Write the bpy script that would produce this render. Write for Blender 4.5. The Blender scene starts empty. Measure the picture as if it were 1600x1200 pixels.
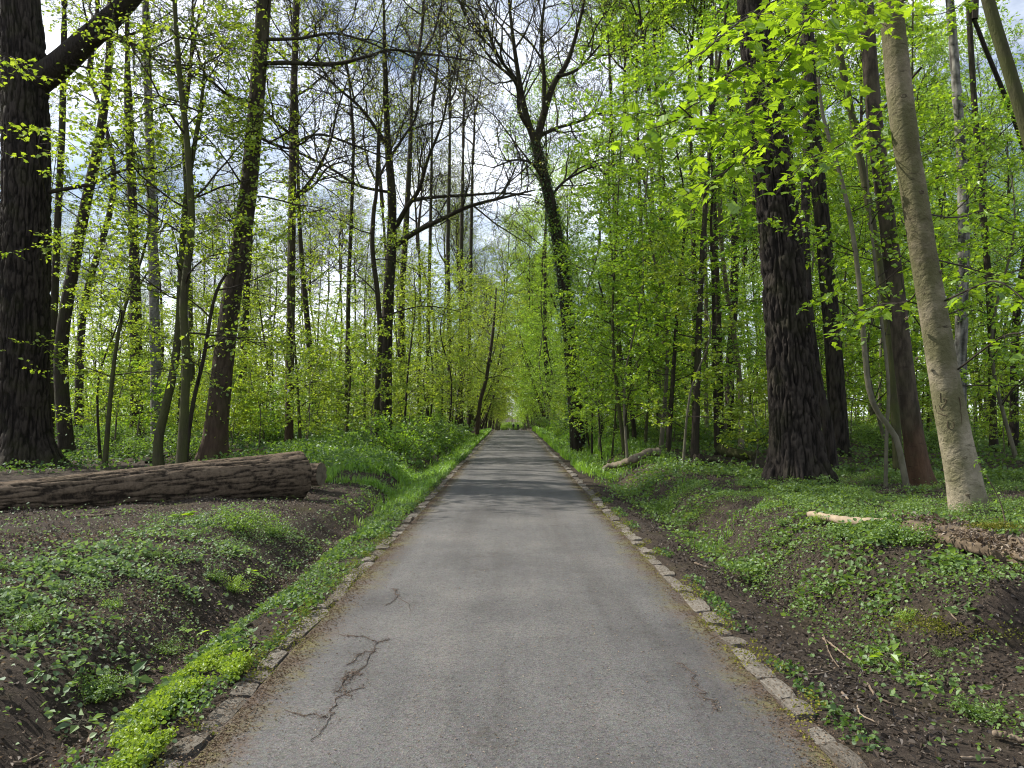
import bpy, math, random
import numpy as np
from math import radians, sin, cos, pi

# ------------------------------------------------------------------ scene, camera, sky, sun, exposure
scene = bpy.context.scene
COL = scene.collection
CAM_H, F_PX, PITCH = 1.6, 1200.0, radians(2.0)
cd = bpy.data.cameras.new("camera"); cam = bpy.data.objects.new("camera", cd); COL.objects.link(cam)
cam.location = (0, 0, CAM_H); cam.rotation_euler = (radians(90) + PITCH, 0, 0)
cd.sensor_width = 36; cd.lens = 27.0; cd.clip_start = 0.05; cd.clip_end = 3000
scene.camera = cam

SUN_AZ, SUN_EL = radians(158), radians(43)      # direction towards the sun (counter-clockwise from +X)
world = bpy.data.worlds.new("World"); scene.world = world; world.use_nodes = True
wn, wl = world.node_tree.nodes, world.node_tree.links
wn.clear()
wo = wn.new("ShaderNodeOutputWorld"); bg = wn.new("ShaderNodeBackground")
sky = wn.new("ShaderNodeTexSky"); sky.sky_type = 'NISHITA'; sky.sun_disc = False
sky.sun_elevation = SUN_EL; sky.sun_rotation = pi / 2 - SUN_AZ
sky.air_density = 1.0; sky.dust_density = 1.2; sky.ozone_density = 1.5
wtc = wn.new("ShaderNodeTexCoord"); wmap = wn.new("ShaderNodeMapping")
wmap.inputs['Scale'].default_value = (1.0, 1.0, 2.2)
wno = wn.new("ShaderNodeTexNoise"); wno.inputs['Scale'].default_value = 2.6; wno.inputs['Detail'].default_value = 7; wno.inputs['Roughness'].default_value = .6
wra = wn.new("ShaderNodeValToRGB"); wra.color_ramp.elements[0].position = .38; wra.color_ramp.elements[1].position = .66
wmx = wn.new("ShaderNodeMix"); wmx.data_type = 'RGBA'; wmx.inputs['B'].default_value = (12.5, 13.0, 14.0, 1)
wl.new(wtc.outputs['Generated'], wmap.inputs['Vector']); wl.new(wmap.outputs[0], wno.inputs['Vector'])
wl.new(wno.outputs['Fac'], wra.inputs[0]); wl.new(wra.outputs[0], wmx.inputs['Factor'])
wl.new(sky.outputs[0], wmx.inputs['A']); wl.new(wmx.outputs['Result'], bg.inputs['Color'])
bg.inputs['Strength'].default_value = 0.088; wl.new(bg.outputs[0], wo.inputs[0])

sd = bpy.data.lights.new("sun", 'SUN'); sd.energy = 5.0; sd.angle = radians(0.53); sd.color = (1.0, .94, .84)
sun = bpy.data.objects.new("sun", sd); COL.objects.link(sun)
from mathutils import Vector
to_sun = Vector((cos(SUN_AZ) * cos(SUN_EL), sin(SUN_AZ) * cos(SUN_EL), sin(SUN_EL)))
sun.rotation_euler = to_sun.to_track_quat('Z', 'Y').to_euler()
scene.view_settings.view_transform = 'Standard'; scene.view_settings.look = 'None'
scene.view_settings.gamma = 1; scene.view_settings.exposure = 0.72
cy = scene.cycles
cy.use_denoising = True; cy.filter_width = 1.1; cy.max_bounces = 6; cy.diffuse_bounces = 4; cy.transmission_bounces = 4; cy.glossy_bounces = 2
cy.sample_clamp_indirect = 6.0; cy.use_adaptive_sampling = False

# ------------------------------------------------------------------ noise and numbers
_pr = np.random.RandomState(5)
_P = _pr.permutation(4096); _V = _pr.rand(4096)
def _h3(i, j, k): return _V[(_P[(_P[(i & 4095)] + j) & 4095] + k) & 4095]
def noise3(x, y, z):
    x, y, z = np.broadcast_arrays(np.asarray(x, float), np.asarray(y, float), np.asarray(z, float))
    xi, yi, zi = np.floor(x).astype(int), np.floor(y).astype(int), np.floor(z).astype(int)
    u, v, w = x - xi, y - yi, z - zi
    u, v, w = u*u*(3-2*u), v*v*(3-2*v), w*w*(3-2*w)
    L = lambda a, b, t: a + (b - a) * t
    return L(L(L(_h3(xi,yi,zi), _h3(xi+1,yi,zi), u), L(_h3(xi,yi+1,zi), _h3(xi+1,yi+1,zi), u), v),
             L(L(_h3(xi,yi,zi+1), _h3(xi+1,yi,zi+1), u), L(_h3(xi,yi+1,zi+1), _h3(xi+1,yi+1,zi+1), u), v), w)
def fbm(x, y, z=0.0, o=4):
    s = 0; a = .5; f = 1.0
    for k in range(o):
        s = s + a * noise3(np.asarray(x)*f + 13.7*k, np.asarray(y)*f + 7.1*k, np.asarray(z)*f + 3.3*k); a *= .5; f *= 2.03
    return s / (1 - .5**o)
def sstep(a, b, x):
    t = np.clip((np.asarray(x, float) - a) / (b - a), 0, 1); return t*t*(3-2*t)
def norm(v): return v / np.maximum(np.linalg.norm(v, axis=-1, keepdims=True), 1e-9)

# ------------------------------------------------------------------ terrain shape
HW, KERB_W = 1.45, 0.155            # half width of the asphalt, kerb width
def path_z(y):
    y = np.asarray(y, float)
    z = np.where(y < 56, 0, -0.0010 * (np.minimum(y, 69) - 56)**2)
    z = z - np.where(y > 69, .0262 * (np.minimum(y, 250) - 69), 0)
    return z + .012 * np.sin(y * .35)
def ground_z(x, y):
    x = np.asarray(x, float); y = np.asarray(y, float)
    x, y = np.broadcast_arrays(x, y)
    u = np.abs(x); left = x < 0
    n1 = fbm(x * .35, y * .35, 1.0, 3) - .5; n2 = fbm(x * 1.6, y * 1.6, 4.0, 3) - .5; n3 = fbm(x * 6, y * 6, 9.0, 3) - .5
    n4 = fbm(x*.06, y*.06, 2.0, 2) - .5
    wob = .25 * (fbm(y * .25, 3.0, 0.0, 2) - .5)
    # left: ditch then bank, with two gaps where the bank is worn through
    gapL = np.exp(-((y - 14.3) / 1.5)**2) * sstep(7.0, 3.0, u) + .7 * np.exp(-((y - 22.0) / 1.6)**2) * sstep(7, 3, u)
    dL = -.27 * np.exp(-((u - 2.42 - wob) / .36)**2) * (1 - .5 * sstep(30, 50, y))
    bL = (.23 + .4 * n4) * sstep(2.5 + wob, 3.9 + wob, u) * (.35 + .65 * sstep(3.0, 7.5, y)) * (1 - 1.15 * np.clip(gapL, 0, 1))
    hum = .28 * np.exp(-((y - 18.2) / 1.4)**2 - ((u - 3.3) / .8)**2)
    # right: bare trodden strip, then a bank that starts beyond a worn scarp
    st = sstep(5.0, 5.32, y + .35 * (fbm(x * 1.3, 5.0, 0.0, 2) - .5) + .10 * np.abs(n3)); st2 = st * .9 + .1
    dR = -.10 * sstep(1.75, 2.3, u) + .10 * sstep(2.6, 3.2, u) - .10 * np.exp(-((u - 2.55 - wob) / .3)**2) * st
    bR = (.36 + .5 * n4) * sstep(2.5 + wob, 3.4 + wob, u) * (.10 + .90 * st)
    z = np.where(left, dL + bL + hum, dR + bR)
    edge = sstep(HW + KERB_W, HW + KERB_W + .8, u)
    z = z + edge * ((.35 - .22 * left * sstep(24, 16, y)) * (1 - .8 * left * sstep(7, 4, y)) * n1 * sstep(2.2, 5.0, u) + .12 * n2 * (1 - .8 * left * sstep(8, 4, y)) + .06 * n3)
    inside = sstep(HW + KERB_W + .02, HW + .02, u)
    z = z - .07 * inside
    return z + path_z(y)
def ray(px, py):
    a = math.atan2
    v = np.array([(px - 800) / F_PX, 1.0, -(py - 600) / F_PX])
    c, s = cos(PITCH), sin(PITCH)
    return np.array([v[0], v[1]*c - v[2]*s, v[1]*s + v[2]*c])
def at(px, py, Y):
    r = ray(px, py); return np.array([0, 0, CAM_H]) + r * (Y / r[1])
def on_ground(px, py):
    r = ray(px, py); t = np.geomspace(2.0, 200, 500)
    for k in range(2):
        z = CAM_H + r[2]*t; g = ground_z(r[0]*t, r[1]*t); i = int(np.argmax(z < g))
        if k == 0: t = np.linspace(t[max(i-1, 0)], t[i], 60)
    return np.array([r[0]*t[i], r[1]*t[i], g[i]])

# ------------------------------------------------------------------ mesh building
class Buf:
    def __init__(s): s.v = []; s.q = []; s.m = []; s.t = []; s.n = 0; s.ng = []
    def add(s, v, q, mat=0, tint=None):
        v = np.asarray(v, float); q = np.asarray(q, int)
        s.v.append(v); s.q.append(q + s.n); s.m.append(np.full(len(q), mat, int))
        s.t.append(np.full(len(v), .5) if tint is None else np.broadcast_to(np.asarray(tint, float), (len(v),))); s.n += len(v)
    def mesh(s, name, mats, smooth=True):
        me = bpy.data.meshes.new(name)
        v = np.concatenate(s.v) if s.v else np.zeros((0, 3))
        loops, starts, tot, mi = [], [], [], []; o = 0
        for q, m in zip(s.q, s.m):
            k = q.shape[1]; loops.append(q.ravel()); starts.append(o + np.arange(len(q)) * k); o += q.size; mi.append(m)
        loops = np.concatenate(loops); starts = np.concatenate(starts); mi = np.concatenate(mi)
        me.vertices.add(len(v)); me.vertices.foreach_set("co", v.astype(np.float32).ravel())
        me.loops.add(len(loops)); me.loops.foreach_set("vertex_index", loops.astype(np.int32))
        me.polygons.add(len(starts)); me.polygons.foreach_set("loop_start", starts.astype(np.int32))
        me.polygons.foreach_set("material_index", mi.astype(np.int32))
        me.polygons.foreach_set("use_smooth", np.full(len(starts), smooth, dtype=bool))
        for m in mats: me.materials.append(m)
        at_ = me.attributes.new("tint", 'FLOAT', 'POINT'); at_.data.foreach_set("value", np.concatenate(s.t).astype(np.float32))
        me.update(calc_edges=True); me.validate()
        return me
def obj(name, me, parent=None, loc=None, rot=None, scale=None):
    o = bpy.data.objects.new(name, me); COL.objects.link(o)
    if parent is not None: o.parent = parent
    if loc is not None: o.location = loc
    if rot is not None: o.rotation_euler = rot
    if scale is not None: o.scale = scale if hasattr(scale, '__len__') else (scale,)*3
    return o
def tag(o, label=None, cat=None, group=None, kind=None):
    for k, v in (('label', label), ('category', cat), ('group', group), ('kind', kind)):
        if v: o[k] = v
    return o
def ordinal(n): return f"{n}{'th' if 10 < n % 100 < 14 else {1: 'st', 2: 'nd', 3: 'rd'}.get(n % 10, 'th')}"
def thing(name, label, cat, loc=(0,0,0), rz=0, group=None):
    return tag(obj(name, None, None, tuple(loc), (0, 0, rz)), label, cat, group)

def tube(buf, pts, rad, sides=6, mat=0, tint=None, cap=True):
    pts = np.asarray(pts, float); rad = np.asarray(rad, float); k = len(pts)
    t = norm(np.gradient(pts, axis=0)); d = t.mean(0)
    ref = np.array([1., 0, 0]) if abs(d[0]) < .6 * np.linalg.norm(d) + 1e-9 else np.array([0, 1., 0])
    n = norm(ref - t * (t @ ref)[:, None]); b = np.cross(t, n)
    a = np.arange(sides) * 2 * pi / sides
    v = pts[:, None, :] + rad[:, None, None] * (np.cos(a)[None, :, None] * n[:, None, :] + np.sin(a)[None, :, None] * b[:, None, :])
    v = v.reshape(-1, 3)
    i = (np.arange(k - 1)[:, None] * sides + np.arange(sides)[None, :]).ravel()
    j = (np.arange(k - 1)[:, None] * sides + (np.arange(sides)[None, :] + 1) % sides).ravel()
    buf.add(v, np.stack([i, j, j + sides, i + sides], 1), mat, tint)
    if cap and sides > 3:
        buf.add(v[-sides:], np.arange(sides)[None, :], mat, tint)
def smooth_line(pts, n):
    pts = np.asarray(pts, float); k = len(pts)
    if k == 2: return pts[0] + (pts[1]-pts[0]) * np.linspace(0, 1, n)[:, None]
    p = np.vstack([2*pts[0]-pts[1], pts, 2*pts[-1]-pts[-2]])
    s = np.linspace(0, k - 1, n); i = np.minimum(s.astype(int), k - 2); u = (s - i)[:, None]
    a, b, c, d = p[i], p[i+1], p[i+2], p[i+3]
    return .5 * (2*b + (c-a)*u + (2*a-5*b+4*c-d)*u*u + (3*b-a-3*c+d)*u**3)

class Leaves:
    def __init__(s): s.p = []; s.d = []; s.s = []
    def add(s, p, d, size): s.p.append(p); s.d.append(d); s.s.append(size)
def leaf_quads(buf, p, d, size, rng, flat=.75, width=.62, fold=.12, mat=1, tint=None, fine=False):
    """simple folded leaves: p base points, d outward directions"""
    n = len(p)
    if n == 0: return
    up = np.zeros((n, 3)); up[:, 2] = 1
    nr = norm(up * flat + rng.normal(0, 1, (n, 3)) * (1 - flat) * 1.0)
    a = norm(d - nr * (d * nr).sum(1, keepdims=True)); s_ = np.cross(nr, a)
    L = np.asarray(size)[:, None]
    w = L * width * .5; f = L * fold
    if fine:            # rounded leaf: six points round a midrib, drooping tip
        w = w * rng.uniform(.75, 1.2, (n, 1)); dr = L * rng.uniform(.0, .22, (n, 1))
        ring = [p, p + a*L*.22 + s_*w*.85 + nr*f*.8, p + a*L*.55 + s_*w + nr*(f - dr*.3), p + a*L - nr*dr, p + a*L*.55 - s_*w + nr*(f - dr*.3), p + a*L*.22 - s_*w*.85 + nr*f*.8]
        if tint is None: tint = rng.rand(n)
        o = np.arange(n)[:, None] * 6
        buf.add(np.stack(ring, 1).reshape(-1, 3), np.concatenate([o + np.array([[0, 1, 2, 3]]), o + np.array([[0, 3, 4, 5]])]), mat, np.repeat(tint, 6)); return
    v = np.stack([p, p + a*L*.45 + s_*w + nr*f, p + a*L - nr*f*.5, p + a*L*.45 - s_*w + nr*f], 1).reshape(-1, 3)
    if tint is None: tint = rng.rand(n)
    buf.add(v, np.arange(n*4).reshape(n, 4), mat, np.repeat(tint, 4))
_ML = np.array([(0, 0), (.16, -.05), (.42, -.02), (.30, .14), (.52, .38), (.30, .42), (.27, .58), (.12, .66), (0, 1.0)])
MAPLE = np.array(list(_ML) + [(-x, y) for x, y in _ML[-2:0:-1]])
def leaf_maple(buf, p, d, size, rng, mat=1, flat=.72):
    n = len(p)
    if n == 0: return
    up = np.zeros((n, 3)); up[:, 2] = 1
    nr = norm(up * flat + rng.normal(0, 1, (n, 3)) * (1 - flat))
    a = norm(d - nr * (d * nr).sum(1, keepdims=True)); s_ = np.cross(nr, a)
    L = np.asarray(size)[:, None, None]; m = MAPLE[None]
    curl = -(np.abs(m[..., 0:1])**2 * .5 + (m[..., 1:2] - .3)**2 * .35) * rng.uniform(.2, 1.3, (n, 1, 1))
    v = p[:, None] + L * (m[..., 0:1] * s_[:, None] + m[..., 1:2] * a[:, None] + curl * nr[:, None])
    # two halves so that each leaf folds a little along its midrib
    k = len(MAPLE); idx = np.arange(n)[:, None] * k
    buf.add(v.reshape(-1, 3), idx + np.array([list(range(0, 9))]), mat, np.repeat(rng.rand(n), k))
    buf.q.append(buf.q[-1][:, :1] * 0 + (idx + (buf.n - n*k)) + np.array([[0] + list(range(8, 16))])); buf.m.append(np.full(n, mat, int))

def grow(buf, lv, pts, rad, S, rng, lvl=0, par=None):
    """branches along a polyline; S holds per-level settings; the outermost twigs are made in one batch"""
    last = len(S['n']) - 1; top = par is None
    if top: par = []
    n = S['n'][lvl]
    seg = np.linalg.norm(np.diff(pts, axis=0), axis=1); cum = np.concatenate([[0], np.cumsum(seg)]); LT = cum[-1]
    t0 = S['t0'][lvl]; ts = t0 + (1 - t0) * (np.arange(n) + rng.rand(n)) / max(n, 1); az0 = rng.rand() * 6.28; ns = S['seg'][lvl]
    for k, t in enumerate(ts):
        s = t * LT; i = max(min(int(np.searchsorted(cum, s)) - 1, len(pts) - 2), 0)
        f = (s - cum[i]) / max(seg[i], 1e-6)
        p = pts[i] + (pts[i+1] - pts[i]) * f; r = rad[i] + (rad[i+1] - rad[i]) * f
        ax = (pts[i+1] - pts[i]) / max(seg[i], 1e-6); az = az0 + k * 2.4 + rng.normal(0, .4)
        e1 = np.array([ax[1], -ax[0], 0.]) if abs(ax[2]) < .9 else np.array([0., ax[2], -ax[1]])
        e1 /= math.sqrt(float(e1 @ e1)); e2 = np.array([ax[1]*e1[2]-ax[2]*e1[1], ax[2]*e1[0]-ax[0]*e1[2], ax[0]*e1[1]-ax[1]*e1[0]])
        an = radians(rng.uniform(*S['ang'][lvl])); d = ax * cos(an) + (e1 * cos(az) + e2 * sin(az)) * sin(an)
        d[2] = d[2] * S['zf'][lvl] + S['up'][lvl]; d /= math.sqrt(float(d @ d))
        L = rng.uniform(*S['len'][lvl]) * (1 - S['tap'][lvl] * t)
        q = np.empty((ns + 1, 3)); q[0] = p; w = rng.normal(0, S['wan'][lvl], (ns, 3)); w[:, 2] += S['trop'][lvl]
        for m in range(ns):
            d = d + w[m]; d /= math.sqrt(float(d @ d)); q[m+1] = q[m] + d * (L / ns)
        r0 = min(r * .75, S['r'][lvl] * (L / max(S['len'][lvl][1], .01))**.8)
        rr = np.linspace(r0, max(r0 * .3, .0025), ns + 1)
        tube(buf, q, rr, S['sides'][lvl], 0, None, False)
        if lvl + 1 < last: grow(buf, lv, q, rr, S, rng, lvl + 1, par)
        else: par.append((q, rr))
    if top and par: twigs(buf, lv, np.array([q for q, _ in par]), S, rng, last)
def twigs(buf, lv, Q, S, rng, lvl):
    M, K = len(Q), Q.shape[1] - 1; n = S['n'][lvl]; ns = S['seg'][lvl]; t0 = S['t0'][lvl]
    t = t0 + (1 - t0) * (np.arange(n)[None] + rng.rand(M, n)) / n; w = np.minimum(t * K, K - 1e-6); i = w.astype(int); f = (w - i)[..., None]
    r = np.arange(M)[:, None]; A, B = Q[r, i], Q[r, i + 1]; p = (A + (B - A) * f).reshape(-1, 3); ax = norm(B - A).reshape(-1, 3); N_ = len(p)
    rv = rng.normal(0, 1, (N_, 3)); e = norm(rv - ax * (rv * ax).sum(1, keepdims=True)); an = np.radians(rng.uniform(*S['ang'][lvl], N_))[:, None]
    d = ax * np.cos(an) + e * np.sin(an); d[:, 2] = d[:, 2] * S['zf'][lvl] + S['up'][lvl]; d = norm(d)
    L = (rng.uniform(*S['len'][lvl], N_) * (1 - S['tap'][lvl] * t.ravel()) * rng.uniform(.6, 1.2, N_))[:, None]
    q = [p]
    for m in range(ns):
        d = d + rng.normal(0, S['wan'][lvl], (N_, 3)); d[:, 2] += S['trop'][lvl]; d = norm(d); q.append(q[-1] + d * L / ns)
    q = np.stack(q, 1); rr = np.linspace(S['r'][lvl], S['rt'], ns + 1) * 1.0
    rv = rng.normal(0, 1, (N_, 3)); n1 = norm(rv - d * (rv * d).sum(1, keepdims=True)); n2 = np.cross(d, n1); a = np.arange(3) * 2 * pi / 3
    ring = np.cos(a)[None, :, None] * n1[:, None] + np.sin(a)[None, :, None] * n2[:, None]
    v = q[:, :, None, :] + rr[None, :, None, None] * ring[:, None]
    o = np.arange(N_)[:, None, None] * (3 * (ns + 1)) + np.arange(ns)[None, :, None] * 3
    j = np.arange(3)[None, None]; j2 = (j + 1) % 3
    buf.add(v.reshape(-1, 3), np.stack([o + j, o + j2, o + j2 + 3, o + j + 3], -1).reshape(-1, 4), 0)
    def leaves_on(q, K, nl):
        M = len(q); w = np.minimum((.2 + .8 * (np.arange(nl)[None] + rng.rand(M, nl)) / nl) * K, K - 1e-6); i = w.astype(int); f = (w - i)[..., None]; r = np.arange(M)[:, None]
        pp = (q[r, i] + (q[r, i+1] - q[r, i]) * f).reshape(-1, 3); dd = np.repeat(norm(q[:, -1] - q[:, -2]), nl, 0); a = rng.rand(M * nl) * 6.28
        lv.p.append(pp); lv.d.append(np.stack([np.cos(a), np.sin(a), -.25 + 0*a], 1) + dd * .8); lv.s.append(rng.uniform(*S['lsz'], M * nl))
    if S['leaf']: leaves_on(q[rng.rand(N_) >= S.get('bare', 0)], ns, S['leaf'])
    if S.get('lall'): leaves_on(Q, K, S['leaf'])

# ------------------------------------------------------------------ materials
def mat(name):
    m = bpy.data.materials.new(name); m.use_nodes = True; nt = m.node_tree; nt.nodes.clear()
    return m, nt.nodes, nt.links
def N(nodes, t, **kw):
    n = nodes.new(t)
    for k, v in kw.items():
        if k in n.inputs: n.inputs[k].default_value = v
        else: setattr(n, k, v)
    return n
def ramp(nodes, stops):
    r = nodes.new("ShaderNodeValToRGB"); e = r.color_ramp.elements
    while len(e) < len(stops): e.new(.5)
    for x, (p, c) in zip(e, stops): x.position = p; x.color = (*c, 1) if len(c) == 3 else c
    return r
def leaf_mat(name, c0, c1, t0, t1, gloss=.08, rough=.45):
    """c: reflected colour from old to young leaf, t: light let through"""
    m, n, l = mat(name); out = n.new("ShaderNodeOutputMaterial")
    a = N(n, "ShaderNodeAttribute", attribute_name="tint"); oi = n.new("ShaderNodeObjectInfo")
    mm = N(n, "ShaderNodeMath", operation='MULTIPLY_ADD'); mm.inputs[1].default_value = .6
    ms = N(n, "ShaderNodeMath", operation='MULTIPLY'); ms.inputs[1].default_value = .4
    l.new(oi.outputs['Random'], ms.inputs[0]); l.new(a.outputs['Fac'], mm.inputs[0]); l.new(ms.outputs[0], mm.inputs[2])
    r1 = ramp(n, [(.1, c0), (.9, c1)]); r2 = ramp(n, [(.1, t0), (.9, t1)])
    l.new(mm.outputs[0], r1.inputs[0]); l.new(mm.outputs[0], r2.inputs[0])
    d = n.new("ShaderNodeBsdfDiffuse"); t = n.new("ShaderNodeBsdfTranslucent"); g = N(n, "ShaderNodeBsdfGlossy", Roughness=rough)
    g.inputs['Color'].default_value = (.8, .85, .9, 1)
    l.new(r1.outputs[0], d.inputs[0]); l.new(r2.outputs[0], t.inputs[0])
    ad = n.new("ShaderNodeAddShader"); l.new(d.outputs[0], ad.inputs[0]); l.new(t.outputs[0], ad.inputs[1])
    mx = n.new("ShaderNodeMixShader"); mx.inputs[0].default_value = gloss
    l.new(ad.outputs[0], mx.inputs[1]); l.new(g.outputs[0], mx.inputs[2]); l.new(mx.outputs[0], out.inputs[0])
    return m
def bark_mat(name, dark, light, moss=0.0, mossc=(.07, .085, .02), sc=9.0, stretch=.16, bump=.6, marks=0.0, rough=.9, foot=None):
    m, n, l = mat(name); out = n.new("ShaderNodeOutputMaterial"); b = N(n, "ShaderNodeBsdfPrincipled", Roughness=rough)
    b.inputs['Specular IOR Level'].default_value = .2
    tc = n.new("ShaderNodeTexCoord"); mp = N(n, "ShaderNodeMapping", Scale=(1, 1, stretch)); l.new(tc.outputs['Object'], mp.inputs[0])
    no = N(n, "ShaderNodeTexNoise", Scale=sc, Detail=6.0, Roughness=.65); l.new(mp.outputs[0], no.inputs['Vector'])
    vo = N(n, "ShaderNodeTexVoronoi", Scale=sc * 1.3, feature='DISTANCE_TO_EDGE')
    mixv = N(n, "ShaderNodeVectorMath", operation='MULTIPLY_ADD'); mixv.inputs[1].default_value = (.18, .18, .18)
    l.new(no.outputs['Color'], mixv.inputs[0]); l.new(mp.outputs[0], mixv.inputs[2]); l.new(mixv.outputs[0], vo.inputs['Vector'])
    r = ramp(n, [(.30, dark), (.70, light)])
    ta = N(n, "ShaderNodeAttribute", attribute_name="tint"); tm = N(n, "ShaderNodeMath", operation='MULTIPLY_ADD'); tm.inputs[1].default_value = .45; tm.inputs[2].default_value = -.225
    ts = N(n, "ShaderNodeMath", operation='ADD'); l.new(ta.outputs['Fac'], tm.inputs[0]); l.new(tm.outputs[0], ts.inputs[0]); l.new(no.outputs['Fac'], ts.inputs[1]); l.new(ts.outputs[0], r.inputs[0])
    col = r.outputs[0]
    big = N(n, "ShaderNodeTexNoise", Scale=1.6, Detail=4.0, Roughness=.6); l.new(tc.outputs['Object'], big.inputs['Vector'])
    if foot:            # differently coloured bark low on the trunk: (colour, height, amount)
        sz = n.new("ShaderNodeSeparateXYZ"); l.new(tc.outputs['Object'], sz.inputs[0])
        fa = N(n, "ShaderNodeMath", operation='MULTIPLY_ADD'); fa.inputs[1].default_value = foot[1] * 1.2; l.new(big.outputs['Fac'], fa.inputs[0]); l.new(sz.outputs['Z'], fa.inputs[2])
        fm = N(n, "ShaderNodeMapRange"); fm.inputs['From Min'].default_value = foot[1] * 1.9; fm.inputs['From Max'].default_value = foot[1] * .9; fm.inputs['To Max'].default_value = foot[2]; l.new(fa.outputs[0], fm.inputs['Value'])
        mf_ = N(n, "ShaderNodeMix", data_type='RGBA'); l.new(fm.outputs[0], mf_.inputs['Factor']); l.new(col, mf_.inputs['A'])
        rf = ramp(n, [(.30, tuple(c * .55 for c in foot[0])), (.70, foot[0])]); l.new(no.outputs['Fac'], rf.inputs[0]); l.new(rf.outputs[0], mf_.inputs['B']); col = mf_.outputs['Result']
    if moss > 0:
        mr = ramp(n, [(.58 - .3*moss, (0, 0, 0)), (.78 - .3*moss, (moss,)*3)]); l.new(big.outputs['Fac'], mr.inputs[0])
        mx = N(n, "ShaderNodeMix", data_type='RGBA'); mx.inputs['B'].default_value = (*mossc, 1)
        l.new(mr.outputs[0], mx.inputs['Factor']); l.new(col, mx.inputs['A']); col = mx.outputs['Result']
    if marks > 0:       # horizontal scars on smooth bark
        mp2 = N(n, "ShaderNodeMapping", Scale=(1, 1, 5)); l.new(tc.outputs['Object'], mp2.inputs[0])
        n2 = N(n, "ShaderNodeTexNoise", Scale=4.0, Detail=5.0, Roughness=.7); l.new(mp2.outputs[0], n2.inputs['Vector'])
        r3 = ramp(n, [(.60, (0, 0, 0)), (.68, (marks,)*3)]); l.new(n2.outputs['Fac'], r3.inputs[0])
        mx3 = N(n, "ShaderNodeMix", data_type='RGBA'); mx3.inputs['B'].default_value = (dark[0]*.5, dark[1]*.5, dark[2]*.5, 1)
        l.new(r3.outputs[0], mx3.inputs['Factor']); l.new(col, mx3.inputs['A']); col = mx3.outputs['Result']
    l.new(col, b.inputs['Base Color'])
    if bump > 0:
        hs = N(n, "ShaderNodeMath", operation='MULTIPLY_ADD'); hs.inputs[1].default_value = 2.0
        l.new(vo.outputs['Distance'], hs.inputs[0]); l.new(no.outputs['Fac'], hs.inputs[2])
        bp = N(n, "ShaderNodeBump", Strength=bump, Distance=.03); l.new(hs.outputs[0], bp.inputs['Height']); l.new(bp.outputs[0], b.inputs['Normal'])
    l.new(b.outputs[0], out.inputs[0]); return m

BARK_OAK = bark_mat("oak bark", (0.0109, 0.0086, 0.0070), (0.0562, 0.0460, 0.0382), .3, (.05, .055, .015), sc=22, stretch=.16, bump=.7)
BARK_DARK = bark_mat("dark bark", (0.0195, 0.0150, 0.0112), (0.0525, 0.0428, 0.0323), .45, (.045, .055, .014), sc=14, stretch=.15, bump=.6)
BARK_RED = bark_mat("brown bark with a reddish foot", (0.0288, 0.0224, 0.0160), (0.0760, 0.0600, 0.0440), .4, (.05, .055, .015), sc=14, stretch=.2, bump=.45, foot=((.085, .055, .037), 2.6, .75))
BARK_SYC = bark_mat("brown bark with an orange foot", (.030, .024, .017), (.085, .068, .048), .35, (.045, .05, .016), sc=12, stretch=.3, bump=.4, marks=.5, foot=((.12, .066, .036), 1.2, .8))
BARK_GREEN = bark_mat("mossy bark", (0.0288, 0.0272, 0.0152), (0.0680, 0.0624, 0.0352), .7, (.062, .072, .02), sc=12, stretch=.2, bump=.4)
BARK_PALE = bark_mat("pale smooth bark", (.085, .070, .042), (.22, .185, .125), .75, (.085, .085, .034), sc=9, stretch=1.0, bump=.45, marks=.9, foot=((.38, .33, .245), 2.5, .9))
BARK_BIRCH = bark_mat("birch bark", (0.0450, 0.0423, 0.0378), (0.2480, 0.2387, 0.2170), .3, (.09, .095, .05), sc=4.5, stretch=.8, bump=.3, marks=1.0)
BARK_KNOT = bark_mat("bark scar", (.05, .04, .026), (.15, .125, .085), 0, sc=40, stretch=1.0, bump=.4)
BARK_TWIG = bark_mat("twig bark", (0.0240, 0.0188, 0.0142), (0.0525, 0.0435, 0.0330), 0, sc=8, bump=0)
BARK_STEM = bark_mat("young stem bark", (.075, .070, .046), (.17, .155, .11), .35, (.08, .09, .03), sc=8, stretch=.5, bump=.2)

LEAF_MAPLE = leaf_mat("fresh maple leaf", (0.0454, 0.0877, 0.0060), (0.1224, 0.1951, 0.0127), (0.0842, 0.1555, 0.0052), (0.2376, 0.3421, 0.0114), .05)
LEAF_RIGHT = leaf_mat("understorey leaf", (0.0474, 0.0994, 0.0113), (0.1297, 0.2023, 0.0166), (0.1082, 0.2057, 0.0097), (0.3044, 0.4201, 0.0171), .06)
LEAF_LEFT = leaf_mat("young spring leaf", (0.0666, 0.1128, 0.0144), (0.1486, 0.1896, 0.0225), (0.1230, 0.1896, 0.0103), (0.2665, 0.3280, 0.0185), .05)
LEAF_OLIVE = leaf_mat("just opened leaf", (.085, .100, .025), (.165, .170, .04), (.10, .12, .018), (.22, .225, .032), .05)
LEAF_SHRUB = leaf_mat("bramble leaf", (.035, .075, .018), (.085, .14, .022), (.05, .10, .008), (.12, .19, .014), .05)
LEAF_GROUND = leaf_mat("ground cover leaf", (0.0260, 0.0540, 0.0140), (0.0840, 0.1365, 0.0273), (0.0300, 0.0650, 0.0080), (0.1050, 0.1575, 0.0168), .035, .55)
LEAF_PALE = leaf_mat("grey green creeping leaf", (0.0405, 0.0743, 0.0270), (0.1148, 0.1647, 0.0540), (0.0405, 0.0743, 0.0162), (0.1080, 0.1620, 0.0297), .04, .55)
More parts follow.
